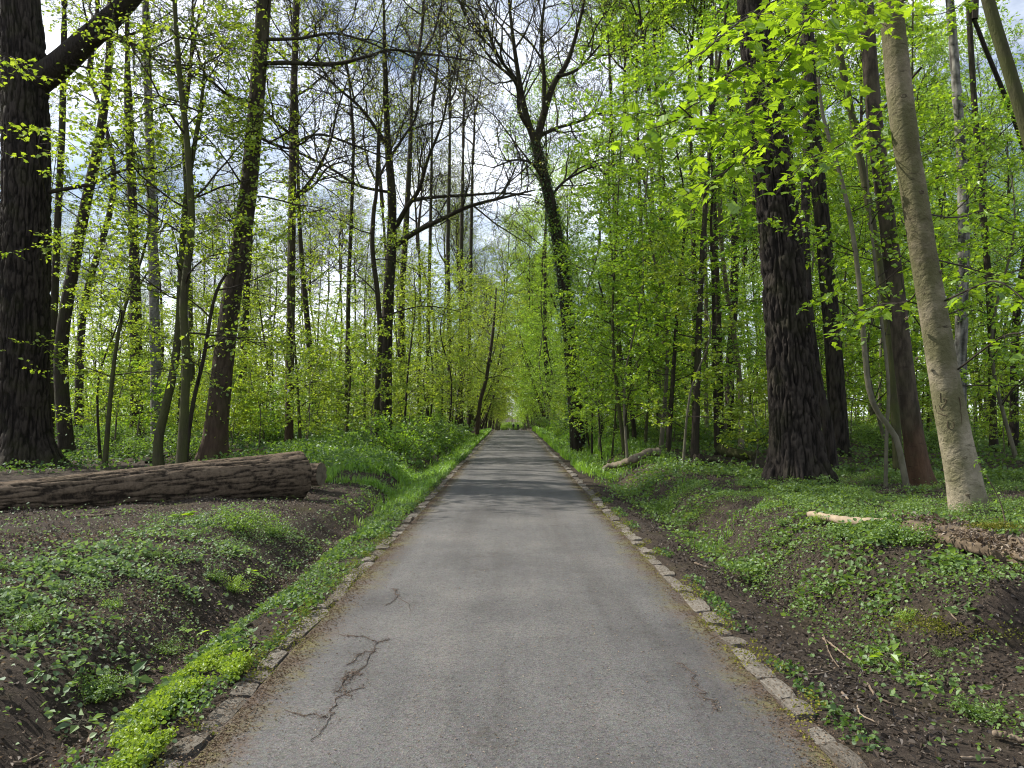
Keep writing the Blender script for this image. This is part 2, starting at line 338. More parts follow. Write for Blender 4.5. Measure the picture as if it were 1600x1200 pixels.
LEAF_YELLOW = leaf_mat("yellow green stonecrop", (0.0975, 0.1425, 0.0150), (0.1760, 0.2240, 0.0240), (0.1080, 0.1620, 0.0090), (0.1800, 0.2430, 0.0180), .03)
GRASS_M = leaf_mat("grass blade", (.06, .13, .015), (.15, .25, .02), (.07, .15, .01), (.18, .30, .02), .06)
IVY_M = leaf_mat("ivy leaf", (.02, .05, .012), (.06, .11, .02), (.02, .05, .006), (.07, .12, .012), .10, .35)
LITTER_M = leaf_mat("dead leaf", (.050, .034, .023), (.23, .18, .13), (.02, .012, .006), (.06, .04, .02), .04, .6)
ROT_M = leaf_mat("rotting leaf", (.022, .016, .012), (.105, .080, .058), (.004, .003, .002), (.01, .008, .005), .03, .6)
FLAKE_M = leaf_mat("bud scale", (.040, .026, .016), (.145, .100, .060), (.01, .005, .002), (.03, .02, .01), .02, .6)

def soil_material():
    m, n, l = mat("forest soil"); out = n.new("ShaderNodeOutputMaterial"); b = N(n, "ShaderNodeBsdfPrincipled", Roughness=.95)
    b.inputs['Specular IOR Level'].default_value = .15
    tc = n.new("ShaderNodeTexCoord")
    n1 = N(n, "ShaderNodeTexNoise", Scale=24.0, Detail=7.0, Roughness=.75); n2 = N(n, "ShaderNodeTexNoise", Scale=1.1, Detail=5.0, Roughness=.62)
    n3 = N(n, "ShaderNodeTexNoise", Scale=140.0, Detail=3.0, Roughness=.7); v = N(n, "ShaderNodeTexVoronoi", Scale=42.0)
    for x in (n1, n2, n3, v): l.new(tc.outputs['Object'], x.inputs['Vector'])
    r1 = ramp(n, [(.32, (.030, .023, .018)), (.55, (.084, .066, .052)), (.78, (.185, .150, .120))]); l.new(n1.outputs['Fac'], r1.inputs[0])
    rv = ramp(n, [(0, (.55,)*3), (.25, (1, 1, 1)), (.6, (.85,)*3)]); l.new(v.outputs['Distance'], rv.inputs[0])
    mu = N(n, "ShaderNodeMix", data_type='RGBA', blend_type='MULTIPLY'); mu.inputs['Factor'].default_value = .8
    l.new(r1.outputs[0], mu.inputs['A']); l.new(rv.outputs[0], mu.inputs['B'])
    rm = ramp(n, [(.55, (0, 0, 0)), (.68, (.75,)*3)]); l.new(n2.outputs['Fac'], rm.inputs[0])
    mm = N(n, "ShaderNodeMath", operation='MULTIPLY'); l.new(rm.outputs[0], mm.inputs[0]); l.new(n1.outputs['Fac'], mm.inputs[1])
    mx = N(n, "ShaderNodeMix", data_type='RGBA'); mx.inputs['B'].default_value = (.075, .072, .02, 1)
    l.new(mm.outputs[0], mx.inputs['Factor']); l.new(mu.outputs['Result'], mx.inputs['A']); l.new(mx.outputs['Result'], b.inputs['Base Color'])
    h = N(n, "ShaderNodeMath", operation='MULTIPLY_ADD'); h.inputs[1].default_value = .4
    l.new(n3.outputs['Fac'], h.inputs[0]); l.new(n1.outputs['Fac'], h.inputs[2])
    bp = N(n, "ShaderNodeBump", Strength=1.0, Distance=.06); l.new(h.outputs[0], bp.inputs['Height']); l.new(bp.outputs[0], b.inputs['Normal'])
    l.new(b.outputs[0], out.inputs[0]); return m
def asphalt_material():
    m, n, l = mat("worn asphalt"); out = n.new("ShaderNodeOutputMaterial"); b = N(n, "ShaderNodeBsdfPrincipled", Roughness=.85)
    b.inputs['Specular IOR Level'].default_value = .35
    tc = n.new("ShaderNodeTexCoord"); P = tc.outputs['Object']
    agg = N(n, "ShaderNodeTexVoronoi", Scale=95.0); l.new(P, agg.inputs['Vector'])
    fine = N(n, "ShaderNodeTexNoise", Scale=210.0, Detail=3.0, Roughness=.8); l.new(P, fine.inputs['Vector'])
    midn = N(n, "ShaderNodeTexNoise", Scale=22.0, Detail=5.0, Roughness=.7); l.new(P, midn.inputs['Vector'])
    big = N(n, "ShaderNodeTexNoise", Scale=.7, Detail=6.0, Roughness=.6); l.new(P, big.inputs['Vector'])
    r = ramp(n, [(.28, (.030, .029, .030)), (.5, (.076, .073, .074)), (.75, (.150, .145, .143))]); l.new(fine.outputs['Fac'], r.inputs[0])
    sp = N(n, "ShaderNodeMix", data_type='RGBA', blend_type='OVERLAY'); sp.inputs['Factor'].default_value = .55
    l.new(r.outputs[0], sp.inputs['A']); l.new(agg.outputs['Color'], sp.inputs['B'])
    hs = N(n, "ShaderNodeHueSaturation", Saturation=.18); l.new(sp.outputs['Result'], hs.inputs['Color'])
    rb = ramp(n, [(.3, (.66, .64, .63)), (.5, (.95, .93, .91)), (.7, (1.26, 1.21, 1.15))]); l.new(big.outputs['Fac'], rb.inputs[0])
    mu = N(n, "ShaderNodeMix", data_type='RGBA', blend_type='MULTIPLY'); mu.inputs['Factor'].default_value = 1.0
    l.new(hs.outputs[0], mu.inputs['A']); l.new(rb.outputs[0], mu.inputs['B'])
    rm = ramp(n, [(.3, (.85,)*3), (.7, (1.12,)*3)]); l.new(midn.outputs['Fac'], rm.inputs[0])
    mu2 = N(n, "ShaderNodeMix", data_type='RGBA', blend_type='MULTIPLY'); mu2.inputs['Factor'].default_value = 1.0
    l.new(mu.outputs['Result'], mu2.inputs['A']); l.new(rm.outputs[0], mu2.inputs['B'])
    mpt = N(n, "ShaderNodeMapping", Scale=(1.5, .10, 1)); l.new(P, mpt.inputs[0]); trk = N(n, "ShaderNodeTexNoise", Scale=1.3, Detail=4.0, Roughness=.6); l.new(mpt.outputs[0], trk.inputs['Vector'])
    st_ = N(n, "ShaderNodeTexNoise", Scale=2.3, Detail=6.0, Roughness=.75); l.new(P, st_.inputs['Vector'])
    rt = ramp(n, [(.34, (.78, .76, .75)), (.5, (1, 1, 1)), (.68, (1.16, 1.14, 1.11))]); l.new(trk.outputs['Fac'], rt.inputs[0])
    rs_ = ramp(n, [(.30, (.70, .66, .62)), (.42, (1, 1, 1))]); l.new(st_.outputs['Fac'], rs_.inputs[0])
    for rr_ in (rt, rs_):
        m3 = N(n, "ShaderNodeMix", data_type='RGBA', blend_type='MULTIPLY'); m3.inputs['Factor'].default_value = 1.0
        l.new(mu2.outputs['Result'], m3.inputs['A']); l.new(rr_.outputs[0], m3.inputs['B']); mu2 = m3
    # dirt and moss gathered along both edges
    sx = n.new("ShaderNodeSeparateXYZ"); l.new(P, sx.inputs[0])
    ab = N(n, "ShaderNodeMath", operation='ABSOLUTE'); l.new(sx.outputs['X'], ab.inputs[0])
    wob = N(n, "ShaderNodeMath", operation='MULTIPLY_ADD'); wob.inputs[1].default_value = .75; l.new(midn.outputs['Fac'], wob.inputs[0])
    wob2 = N(n, "ShaderNodeMath", operation='MULTIPLY_ADD'); wob2.inputs[1].default_value = .6; l.new(big.outputs['Fac'], wob2.inputs[0])
    l.new(ab.outputs[0], wob.inputs[2]); l.new(wob.outputs[0], wob2.inputs[2])
    mr = N(n, "ShaderNodeMapRange"); mr.inputs['From Min'].default_value = 1.86; mr.inputs['From Max'].default_value = 2.16
    l.new(wob2.outputs[0], mr.inputs['Value'])
    moss = N(n, "ShaderNodeTexNoise", Scale=2.2, Detail=4.0); l.new(P, moss.inputs['Vector'])
    mc = ramp(n, [(.42, (.075, .050, .033)), (.52, (.085, .068, .026)), (.62, (.115, .100, .020))]); l.new(moss.outputs['Fac'], mc.inputs[0])
    mx = N(n, "ShaderNodeMix", data_type='RGBA'); mf = N(n, "ShaderNodeMath", operation='MULTIPLY'); mf.inputs[1].default_value = .95
    l.new(mr.outputs[0], mf.inputs[0]); l.new(mf.outputs[0], mx.inputs['Factor']); l.new(mu2.outputs['Result'], mx.inputs['A']); l.new(mc.outputs[0], mx.inputs['B'])
    l.new(mx.outputs['Result'], b.inputs['Base Color'])
    ad = N(n, "ShaderNodeMath", operation='MULTIPLY_ADD'); ad.inputs[1].default_value = .8; l.new(agg.outputs['Distance'], ad.inputs[0]); l.new(fine.outputs['Fac'], ad.inputs[2])
    bp = N(n, "ShaderNodeBump", Strength=.75, Distance=.006); l.new(ad.outputs[0], bp.inputs['Height']); l.new(bp.outputs[0], b.inputs['Normal'])
    l.new(b.outputs[0], out.inputs[0]); return m
def plain(name, c, rough=.9, c2=None, sc=8.0, bump=.3):
    m, n, l = mat(name); out = n.new("ShaderNodeOutputMaterial"); b = N(n, "ShaderNodeBsdfPrincipled", Roughness=rough)
    b.inputs['Specular IOR Level'].default_value = .25
    tc = n.new("ShaderNodeTexCoord"); no = N(n, "ShaderNodeTexNoise", Scale=sc, Detail=6.0, Roughness=.7); l.new(tc.outputs['Object'], no.inputs['Vector'])
    oi = n.new("ShaderNodeObjectInfo"); mm = N(n, "ShaderNodeMath", operation='MULTIPLY_ADD'); mm.inputs[1].default_value = .25
    l.new(oi.outputs['Random'], mm.inputs[0]); l.new(no.outputs['Fac'], mm.inputs[2])
    r = ramp(n, [(.4, c), (.85, c2 or c)]); l.new(mm.outputs[0], r.inputs[0]); l.new(r.outputs[0], b.inputs['Base Color'])
    bp = N(n, "ShaderNodeBump", Strength=bump, Distance=.02); l.new(no.outputs['Fac'], bp.inputs['Height']); l.new(bp.outputs[0], b.inputs['Normal'])
    l.new(b.outputs[0], out.inputs[0]); return m
SOIL, ASPHALT = soil_material(), asphalt_material()
STONE = plain("kerb stone", (0.0805, 0.0690, 0.0529), .95, (0.2300, 0.2093, 0.1782), 5.0, 1.0)
CRACK_M = plain("dirt in cracks", (.066, .050, .041), .95, (.112, .086, .070), 60.0, .6)
WOOD_CUT = plain("weathered cut wood", (.075, .060, .045), .9, (.21, .175, .125), 9.0, .5)
WOOD_PALE = plain("pale barkless wood", (.15, .115, .075), .85, (.33, .265, .185), 9.0, .6)
WOOD_ROT = plain("rotten wood", (.045, .034, .024), .95, (.19, .145, .095), 11.0, .8)
STICK_M = plain("dead stick", (.11, .08, .055), .9, (.25, .20, .145), 10.0, .4)
MOSS_M = leaf_mat("moss", (.06, .07, .012), (.16, .15, .02), (.02, .03, .004), (.05, .06, .008), .01)
PAINT_W = plain("white paint", (.6, .6, .58), .8, (.8, .8, .78), 12.0, .1)
CARVE_M = plain("carved scar", (.04, .03, .02), .95, (.09, .065, .04), 20.0, .3)

# ------------------------------------------------------------------ ground, path, kerbs
def axis(lo, hi, fine_lo, fine_hi, d, grow_):
    a = list(np.arange(fine_lo, fine_hi, d)); s = d; x = fine_hi
    while x < hi: a.append(x); s *= grow_; x += s
    a.append(hi); s = d; x = fine_lo; b = []
    while x > lo: s *= grow_; x -= s; b.append(max(x, lo))
    return np.array(sorted(set(b)) + a)
def build_ground():
    xs = axis(-600, 600, -4.6, 4.6, .07, 1.07)
    ys = [-40., -20., -10., -5., -2., 0., 1.]; y = 2.0
    while y < 900: ys.append(y); y += max(.06, .0125 * y)
    ys = np.array(ys); X, Y = np.meshgrid(xs, ys)
    Z = ground_z(X, Y); b = Buf(); nx, ny = len(xs), len(ys)
    i = (np.arange(ny - 1)[:, None] * nx + np.arange(nx - 1)[None]).ravel()
    b.add(np.stack([X, Y, Z], -1).reshape(-1, 3), np.stack([i, i+1, i+nx+1, i+nx], 1))
    tag(obj("ground", b.mesh("ground", [SOIL])), "dark woodland soil with banks and shallow ditches", None, None, "structure")
def build_path():
    ys = [-12., -6, -2, 0.]; y = 1.
    while y < 420: ys.append(y); y += max(.12, .012 * y)
    ys = np.array(ys); xs = np.linspace(-1, 1, 25)
    X, Y = np.meshgrid(xs, ys)
    ed = .03 * (fbm(Y * 1.5, X * 0 + np.sign(X) * 4, 2.0, 3) - .5) * (np.abs(X) > .99)
    Z = path_z(Y) + .025 * (1 - X**2) + .010 * (fbm(X * 2.5, Y * .8, 6.0, 3) - .5)
    b = Buf(); nx, ny = len(xs), len(ys)
    i = (np.arange(ny - 1)[:, None] * nx + np.arange(nx - 1)[None]).ravel()
    b.add(np.stack([X * HW + ed, Y, Z], -1).reshape(-1, 3), np.stack([i, i+1, i+nx+1, i+nx], 1))
    p = obj("path", b.mesh("path", [ASPHALT])); tag(p, "straight grey asphalt path through the wood", None, None, "structure")
    return p
def path_top(x, y):
    return path_z(y) + .025 * (1 - (x / HW)**2) + .010 * (fbm(x / HW * 2.5, np.asarray(y) * .8, 6.0, 3) - .5)
build_ground(); PATH = build_path()

def stone_mesh(seed):
    rng = np.random.RandomState(seed); b = Buf()
    nx, ny = 5, 6; u = np.linspace(-.5, .5, nx); v = np.linspace(-.5, .5, ny)
    U, V = np.meshgrid(u, v); ex = .5 - np.abs(U); ey = .5 - np.abs(V)
    top = 1 - .22 * np.exp(-ex / .05) - .30 * np.exp(-ey / .04) + rng.normal(0, .10, U.shape) * (ex > .02)
    sk = rng.normal(0, .05, 4)
    X = U * (1 + .10 * np.cos(V * 3.1) - .10) * .98 + sk[0] * V + rng.normal(0, .012, U.shape); Y = V * .97 + sk[1] * U + rng.normal(0, .010, U.shape)
    cr = 1 - .05 * (2 * np.abs(V))**4 * (2 * np.abs(U))**2; X = X * cr; Y = Y * cr
    t = np.stack([X, Y, top], -1).reshape(-1, 3)
    i = (np.arange(ny - 1)[:, None] * nx + np.arange(nx - 1)[None]).ravel(); b.add(t, np.stack([i, i+1, i+nx+1, i+nx], 1))
    rim = [j for j in range(nx)] + [nx*k + nx-1 for k in range(1, ny)] + [nx*(ny-1) + j for j in range(nx-2, -1, -1)] + [nx*k for k in range(ny-2, 0, -1)]
    base = t[rim].copy(); base[:, 2] = -1.2; base[:, :2] *= 1.04; m = len(rim)
    b.add(np.vstack([t[rim], base]), np.array([[k, k + m, (k+1) % m + m, (k+1) % m] for k in range(m)]))
    return b.mesh("kerb_stone", [STONE])
STONES = [stone_mesh(40 + k) for k in range(7)]
def build_kerb(side, name):
    rng = np.random.RandomState(7 + side); b = Buf()
    ys = np.array([-10., 0.] + list(np.arange(1., 60, .5)) + list(np.arange(60, 260, 4.)))
    x0, x1 = side * (HW - .02), side * (HW + KERB_W + .03); z = path_z(ys) - .012
    v = np.concatenate([np.stack([np.full_like(ys, x0), ys, z], 1), np.stack([np.full_like(ys, x1), ys, z - .02], 1)]); k = len(ys)
    q = np.array([[j, j+1, j+1+k, j+k] if side < 0 else [j, j+k, j+1+k, j+1] for j in range(k - 1)])
    b.add(v, q); kb = obj(name, b.mesh(name, [CRACK_M])); tag(kb, "row of old rough kerb stones along the asphalt edge", None, None, "structure")
    y = 1.9 + rng.rand() * .2; c = 0; far = Buf()
    while y < 110:
        L = rng.uniform(.17, .36) if rng.rand() < .8 else rng.uniform(.36, .48); w = KERB_W * rng.uniform(.70, 1.12)
        x = side * (HW + KERB_W * .5 + rng.normal(0, .014)); zc = path_z(y + L/2)
        hgt = rng.uniform(.014, .034)
        if c < 290:
            obj("kerb_stone", STONES[rng.randint(7)], kb, (x, y + L/2, float(zc) - .019 + rng.normal(0, .007)), (rng.normal(0, .03), rng.normal(0, .06), rng.normal(0, .08)), (w, L, hgt))
        y += L + rng.uniform(.004, .025); c += 1
    return kb
build_kerb(-1, "kerb_left"); build_kerb(1, "kerb_right")

# cracks: irregular ribbons of dirt lying in the asphalt
def crack(name, pix, width, label, rng):
    pts = np.array([on_path(px, py) for px, py in pix]); n = len(pix) * 14
    p = smooth_line(pts, n); b = Buf()
    s = np.linspace(0, 1, n); j = np.stack([fbm(s*len(pix)*3, s*0+3, 1.0, 3), fbm(s*len(pix)*3, s*0+9, 1.0, 3)], 1) - .5
    p[:, :2] += j * .09; t = norm(np.gradient(p[:, :2], axis=0)); nn = np.stack([-t[:, 1], t[:, 0]], 1)
    w = .11 * width * (.25 + 1.1 * fbm(s * len(pix) * 5, s*0 + 5, 2.0, 3)) * np.sin(np.clip(s * pi, .08, pi - .08))**.5
    v = []
    for sg in (-1, 0, 1):
        q = p[:, :2] + nn * (w * sg * (.8 + .4 * rng.rand(n)))[:, None]
        v.append(np.column_stack([q, path_top(q[:, 0], q[:, 1]) + .004 + (.003 if sg == 0 else -.0015)]))
    v = np.concatenate(v); i = np.arange(n - 1)
    b.add(v, np.concatenate([np.stack([i, i+1, i+1+n, i+n], 1), np.stack([i+n, i+1+n, i+1+2*n, i+2*n], 1)]))
    obj(name, b.mesh(name, [CRACK_M]), PATH)["label"] = label
    return p
def on_path(px, py):
    r = ray(px, py); t = CAM_H / -r[2]; return np.array([r[0]*t, r[1]*t, 0.])
_rc = np.random.RandomState(3)
CRACKS = [
 crack("crack", [(490,1165),(512,1130),(530,1100),(548,1065),(578,1040),(590,1012),(610,1005)], .020, "branching dirt filled crack near the left kerb", _rc),
 crack("crack", [(545,1045),(560,1030),(588,1022)], .012, "short side crack in the asphalt", _rc),
 crack("crack", [(525,1090),(535,1070),(552,1058),(560,1065)], .012, "curved side crack in the asphalt", _rc),
 crack("crack", [(605,950),(620,935),(617,925),(640,960)], .010, "small crack further up the path", _rc),
 crack("crack", [(555,1055),(540,1075),(545,1095),(565,1080)], .010, "ring shaped side crack in the asphalt", _rc),
 crack("crack", [(512,1130),(480,1125),(450,1118)], .008, "faint crack running to the left kerb", _rc),
 crack("crack", [(590,1010),(560,1000),(535,998)], .008, "fine crack above the branching one", _rc),
 crack("crack", [(1060,1040),(1080,1060),(1095,1085),(1110,1105),(1130,1122)], .010, "narrow dark crack near the right kerb", _rc),
]

# ------------------------------------------------------------------ ground layers (nobody could count these)
def scatter(n, xr, yr, rng, power=1.0):
    """random points, denser towards the camera; xr is distance from the path's axis"""
    y = yr[0] + (yr[1] - yr[0]) * rng.rand(n)**power; x = xr[0] + (xr[1] - xr[0]) * rng.rand(n)
    return x, y
def leaf_layer(name, label, m, n, sgn, xr, yr, size, dens, rng, lift=(.01, .07), flat=.72, power=1.0, width=.8, clump=0, dome=0.0):
    x, y = scatter(n, xr, yr, rng, power); x = x * sgn
    k = (np.abs(x) < .74 * y + 1.2); x, y = x[k], y[k]
    k = rng.rand(len(x)) < dens(x, y); x, y = x[k], y[k]
    if clump:
        x = np.repeat(x, clump) + rng.normal(0, .05, len(x)*clump) * (1 + .03*np.repeat(y, clump)); y = np.repeat(y, clump) + rng.normal(0, .05, len(y)*clump) * (1 + .03*np.repeat(y, clump))
        k = (x * sgn) > HW + KERB_W - .02; x, y = x[k], y[k]
    z = ground_z(x, y) + rng.uniform(lift[0], lift[1], len(x)) * (1 + .02 * y)
    if dome: z = z + dome * sstep(.44, .66, f1(x, y, 2.3, 71.0)) * rng.uniform(.35, 1.0, len(x))
    a = rng.rand(len(x)) * 2 * pi; d = np.stack([np.cos(a), np.sin(a), rng.uniform(-.2, .5, len(x))], 1)
    sz = rng.uniform(size[0], size[1], len(x)) * np.maximum(1, y / 16.0)**.9
    if dome: sz = sz * (.75 + .7 * sstep(.42, .62, f1(x, y, 1.3, 77.0)))
    b = Buf(); P_ = np.stack([x, y, z], 1); nearby = y < 8.5
    for k, fi in ((nearby, True), (~nearby, False)):
        if k.any(): leaf_quads(b, P_[k], d[k], sz[k], rng, flat, width, .10 if name != 'leaf_litter' else .25, 0, None, fi)
    return tag(obj(name, b.mesh(name, [m], False)), label, None, None, "stuff")
R = np.random.RandomState(11)
f1 = lambda x, y, s, o: fbm(x * s, y * s, o, 3)
def dl_near(x, y):      # left, near: patches with bare soil between, thick along the bank shoulder
    u = -x; a = sstep(.46, .58, f1(x, y, .8, 2.0)) * sstep(.35, .55, f1(x, y, 3.0, 7.0))
    sh = np.exp(-((u - 3.1) / 1.0)**2) * sstep(11.5, 9.5, y) * sstep(.3, .5, f1(x, y, 2.0, 5.0))
    d = np.clip((.25 + .75 * sstep(4.0, 6.0, y + 3 * (f1(x, y, .9, 91.0) - .5))) * sstep(8.0, 4.5, u + 2.5 * (f1(x, y, .7, 93.0) - .5)) * (.45 * a + .62 * sh) * (.15 + .85 * sstep(.40, .54, f1(x, y, 5.0, 27.0))) + .04, 0, 1)
    d *= 1 - .85 * np.exp(-((u - 2.35) / .22)**2)
    d *= 1 - .8 * sstep(9.8, 11, y) * sstep(16, 14, y) * sstep(2.5, 3.2, u)
    return d
def dl_verge(x, y): return sstep(.30, .52, f1(x, y, 2.2, 3.0))
def dr_near(x, y):
    u = x; b = sstep(2.1, 2.6, u + .9 * (f1(x, y, .9, 6.0) - .5)) * sstep(.36, .56, f1(x, y, 1.1, 8.0)) * (.25 + .75 * sstep(.38, .52, f1(x, y, 4.5, 18.0))) * sstep(4.9, 5.4, y)
    b = np.maximum(b, .8 * sstep(2.3, 2.7, u) * sstep(5.2, 4.9, y) * sstep(.50, .60, f1(x, y, 1.8, 12.0)))
    b *= 1 - .85 * np.exp(-((y - 5.12) / .22)**2) * (u > 2.6)
    return np.clip(b + .04 * (u > 1.9), 0, 1)
def d_mid(x, y): return (.2 + .8 * sstep(.36, .52, f1(x, y, .5, 4.0))) * np.where(x < -3.5, sstep(17.0, 20.5, y + 4*(f1(x, y, .4, 3.0) - .5)), 1)
leaf_layer("ground_cover", "grey green creeping plants patched over the left bank", LEAF_PALE, 250000, -1, (2.2, 9), (2.6, 17), (.015, .038), dl_near, R, (.005, .06), .62, 1.15, dome=.05)
leaf_layer("ground_cover", "low green plants on the verge between left kerb and ditch", LEAF_GROUND, 34000, -1, (1.57, 2.25), (2.6, 30), (.022, .042), dl_verge, R, (.005, .05), .6, 1.3, dome=.05)
leaf_layer("ground_cover", "round leaved green plants over the right bank", LEAF_GROUND, 290000, 1, (1.9, 11), (2.8, 18), (.017, .042), dr_near, R, (.005, .07), .62, 1.1, dome=.12)
leaf_layer("ground_cover", "small plants squeezed along the right kerb", LEAF_GROUND, 2600, 1, (1.60, 1.76), (3, 14), (.02, .04), lambda x, y: sstep(.48, .55, f1(x, y, 1.3, 21.0)), R, (.005, .04), .5)
leaf_layer("ground_cover", "low green plants carpeting the wood left of the path", LEAF_GROUND, 90000, -1, (3.0, 40), (15, 60), (.055, .10), d_mid, R, (.01, .16), .6, 1.25)
leaf_layer("ground_cover", "low green plants carpeting the wood right of the path", LEAF_GROUND, 80000, 1, (2.6, 36), (15, 60), (.055, .10), d_mid, R, (.01, .16), .6, 1.25)
leaf_layer("ground_cover", "thick young growth on the hump left of the path", LEAF_SHRUB, 30000, -1, (2.7, 7), (17, 42), (.05, .08), lambda x, y: .3 + .7*sstep(.4, .55, f1(x, y, .7, 31.0)), R, (.02, .30), .45, 1.1)
leaf_layer("stonecrop", "bright yellow green cushion plants beside the left kerb", LEAF_YELLOW, 60000, -1, (1.60, 2.18), (3.2, 6.0), (.012, .024), lambda x, y: np.clip(1.6*sstep(.42, .55, f1(x, y, 2.6, 17.0)) * sstep(3.2, 3.5, y) * sstep(5.3, 4.5, y) * sstep(2.1, 1.85, -x + .25*(f1(x, y, 3.0, 5.0)-.5)), 0, 1), R, (.03, .085), .45)
leaf_layer("leaf_litter", "brown dead leaves and scraps on the forest floor left", LITTER_M, 95000, -1, (1.8, 9), (2.6, 18), (.009, .034), lambda x, y: .18 + .55 * sstep(.45, .6, f1(x, y, 1.1, 41.0)) + .4*np.exp(-((-x - 2.4) / .25)**2), R, (.0, .02), .6, 1.2, .6)
leaf_layer("leaf_litter", "brown dead leaves and scraps on the forest floor right", LITTER_M, 80000, 1, (1.7, 9), (2.6, 18), (.008, .030), lambda x, y: .10 + .6 * sstep(.45, .58, f1(x, y, 1.1, 43.0)) * sstep(2.2, 2.9, x), R, (.0, .02), .6, 1.2, .6)
leaf_layer("debris", "tiny pale scraps strewn over the soil left of the kerb", LITTER_M, 18000, -1, (1.75, 6), (2.6, 10), (.004, .012), lambda x, y: .3 + .7 * sstep(.4, .6, f1(x, y, 2.0, 61.0)), R, (.0, .008), .6, 1.4, .4)
leaf_layer("debris", "tiny pale scraps strewn over the trodden soil right of the kerb", LITTER_M, 20000, 1, (1.62, 5), (2.6, 10), (.004, .012), lambda x, y: .3 + .7 * sstep(.4, .6, f1(x, y, 2.0, 63.0)), R, (.0, .008), .6, 1.4, .4)
for sg_, wd in ((-1, 'left'), (1, 'right')):
    leaf_layer("leaf_litter", f"dark rotting leaves trodden into the soil {wd} of the path", ROT_M, 48000, sg_, (1.66, 8), (2.6, 16), (.014, .042), lambda x, y: .25 + .75 * sstep(.38, .56, f1(x, y, 1.7, 81.0)), R, (.0, .018), .55, 1.25, .6)
def small_bits(name, label, m, x, y, size, rng):
    z = path_top(x, y) + .004 + .014 * (np.abs(x) > HW); a = rng.rand(len(x)) * 6.28
    b = Buf(); leaf_quads(b, np.stack([x, y, z], 1), np.stack([np.cos(a), np.sin(a), .1 * np.ones(len(x))], 1), size, rng, .8, .55, .15, 0)
    tag(obj(name, b.mesh(name, [m], False)), label, None, None, "stuff")
n_ = 34000; yy = 2.5 + 22 * R.rand(n_)**1.6; e_ = np.abs(R.normal(0, .085, n_)); sg = np.where(R.rand(n_) < .6, -1, 1)
small_bits("debris", "brown bud scales gathered along both edges of the asphalt", FLAKE_M, np.where(R.rand(n_) < .70, sg * (HW - .005 - e_), sg * (HW + KERB_W * R.rand(n_))), yy, R.uniform(.006, .02, n_), R)
leaf_layer("moss", "olive moss creeping over the left kerb stones", MOSS_M, 9000, -1, (1.44, 1.64), (2.6, 16), (.008, .018), lambda x, y: sstep(.50, .60, f1(x, y, 3.2, 95.0)), R, (.06, .075), .5, 1.3)
leaf_layer("moss", "olive moss creeping over the right kerb stones", MOSS_M, 9000, 1, (1.40, 1.62), (2.6, 16), (.008, .018), lambda x, y: sstep(.48, .58, f1(x, y, 3.2, 97.0)), R, (.06, .075), .5, 1.3)
cx, cyy = [], []
for p in CRACKS:
    m_ = int(4 * len(p)); k = R.randint(0, len(p), m_); cx.append(p[k, 0] + R.normal(0, .022, m_)); cyy.append(p[k, 1] + R.normal(0, .022, m_))
cx, cyy = np.concatenate(cx), np.concatenate(cyy)
small_bits("debris", "brown bud scales caught in the cracks of the path", FLAKE_M, cx, cyy, R.uniform(.005, .012, len(cx)), R)
n_ = 5200; small_bits("debris", "pale specks and bits strewn over the asphalt", LITTER_M, R.uniform(-1.4, 1.4, n_), 2.5 + 14 * R.rand(n_)**1.5, R.uniform(.006, .018, n_), R)

def grass(name, label, n, sgn, xr, yr, h, dens, rng):
    x, y = scatter(n, xr, yr, rng, 1.2); x = x * sgn; k = rng.rand(n) < dens(x, y); x, y = x[k], y[k]; n = len(x)
    z = ground_z(x, y); H = rng.uniform(h[0], h[1], n) * (1 + y / 60); a = rng.rand(n) * 6.28
    w = .0035 * np.maximum(1, y / 9); d = np.stack([np.cos(a), np.sin(a)], 1); le = rng.uniform(.15, .6, n) * H
    p = np.stack([x, y, z], 1); s_ = np.stack([-d[:, 1] * w, d[:, 0] * w, 0 * w], 1)
    mid = p + np.column_stack([d * (le * .35)[:, None], H * .6]); tip = p + np.column_stack([d * le[:, None], H])
    v = np.stack([p - s_, p + s_, mid + s_ * .8, mid - s_ * .8, tip], 1).reshape(-1, 3)
    o = np.arange(n)[:, None] * 5; b = Buf(); b.add(v, o + np.array([[0, 1, 2, 3]]), 0, np.repeat(rng.rand(n), 5))
    b.q.append(o + np.array([[3, 2, 4]])); b.m.append(np.zeros(n, int))
    tag(obj(name, b.mesh(name, [GRASS_M], False)), label, None, None, "stuff")
leaf_layer("ground_cover", "leafy weeds among the grass right of the path", LEAF_SHRUB, 16000, 1, (1.8, 4.6), (14, 50), (.035, .06), lambda x, y: sstep(.42, .55, f1(x, y, .9, 35.0)), R, (.02, .22), .5, 1.2)
leaf_layer("ground_cover", "leafy weeds among the grass left of the path", LEAF_SHRUB, 9000, -1, (1.7, 3.0), (12, 50), (.03, .055), lambda x, y: sstep(.45, .55, f1(x, y, .9, 37.0)), R, (.01, .14), .5, 1.2)
grass("grass", "bright green grass on the verge left of the far path", 42000, -1, (1.66, 2.7), (11, 62), (.04, .15), lambda x, y: sstep(11.5, 16, y + 5*(f1(x, y, .8, 2.0)-.5)) * sstep(2.75, 2.2, -x) * (.25 + .75*sstep(.36, .5, f1(x, y, 1.1, 14.0))), R)
grass("grass", "soft grass on the hump beside the left ditch", 16000, -1, (2.4, 4.4), (16, 21), (.05, .16), lambda x, y: sstep(.4, .55, f1(x, y, 1.2, 6.0)), R)
grass("grass", "tall bright grass on the bank right of the far path", 52000, 1, (1.72, 4.2), (18, 66), (.05, .24), lambda x, y: sstep(19, 24, y + 6*(f1(x, y, .6, 2.0)-.5)) * sstep(.38, .54, f1(x, y, .9, 9.0)), R)
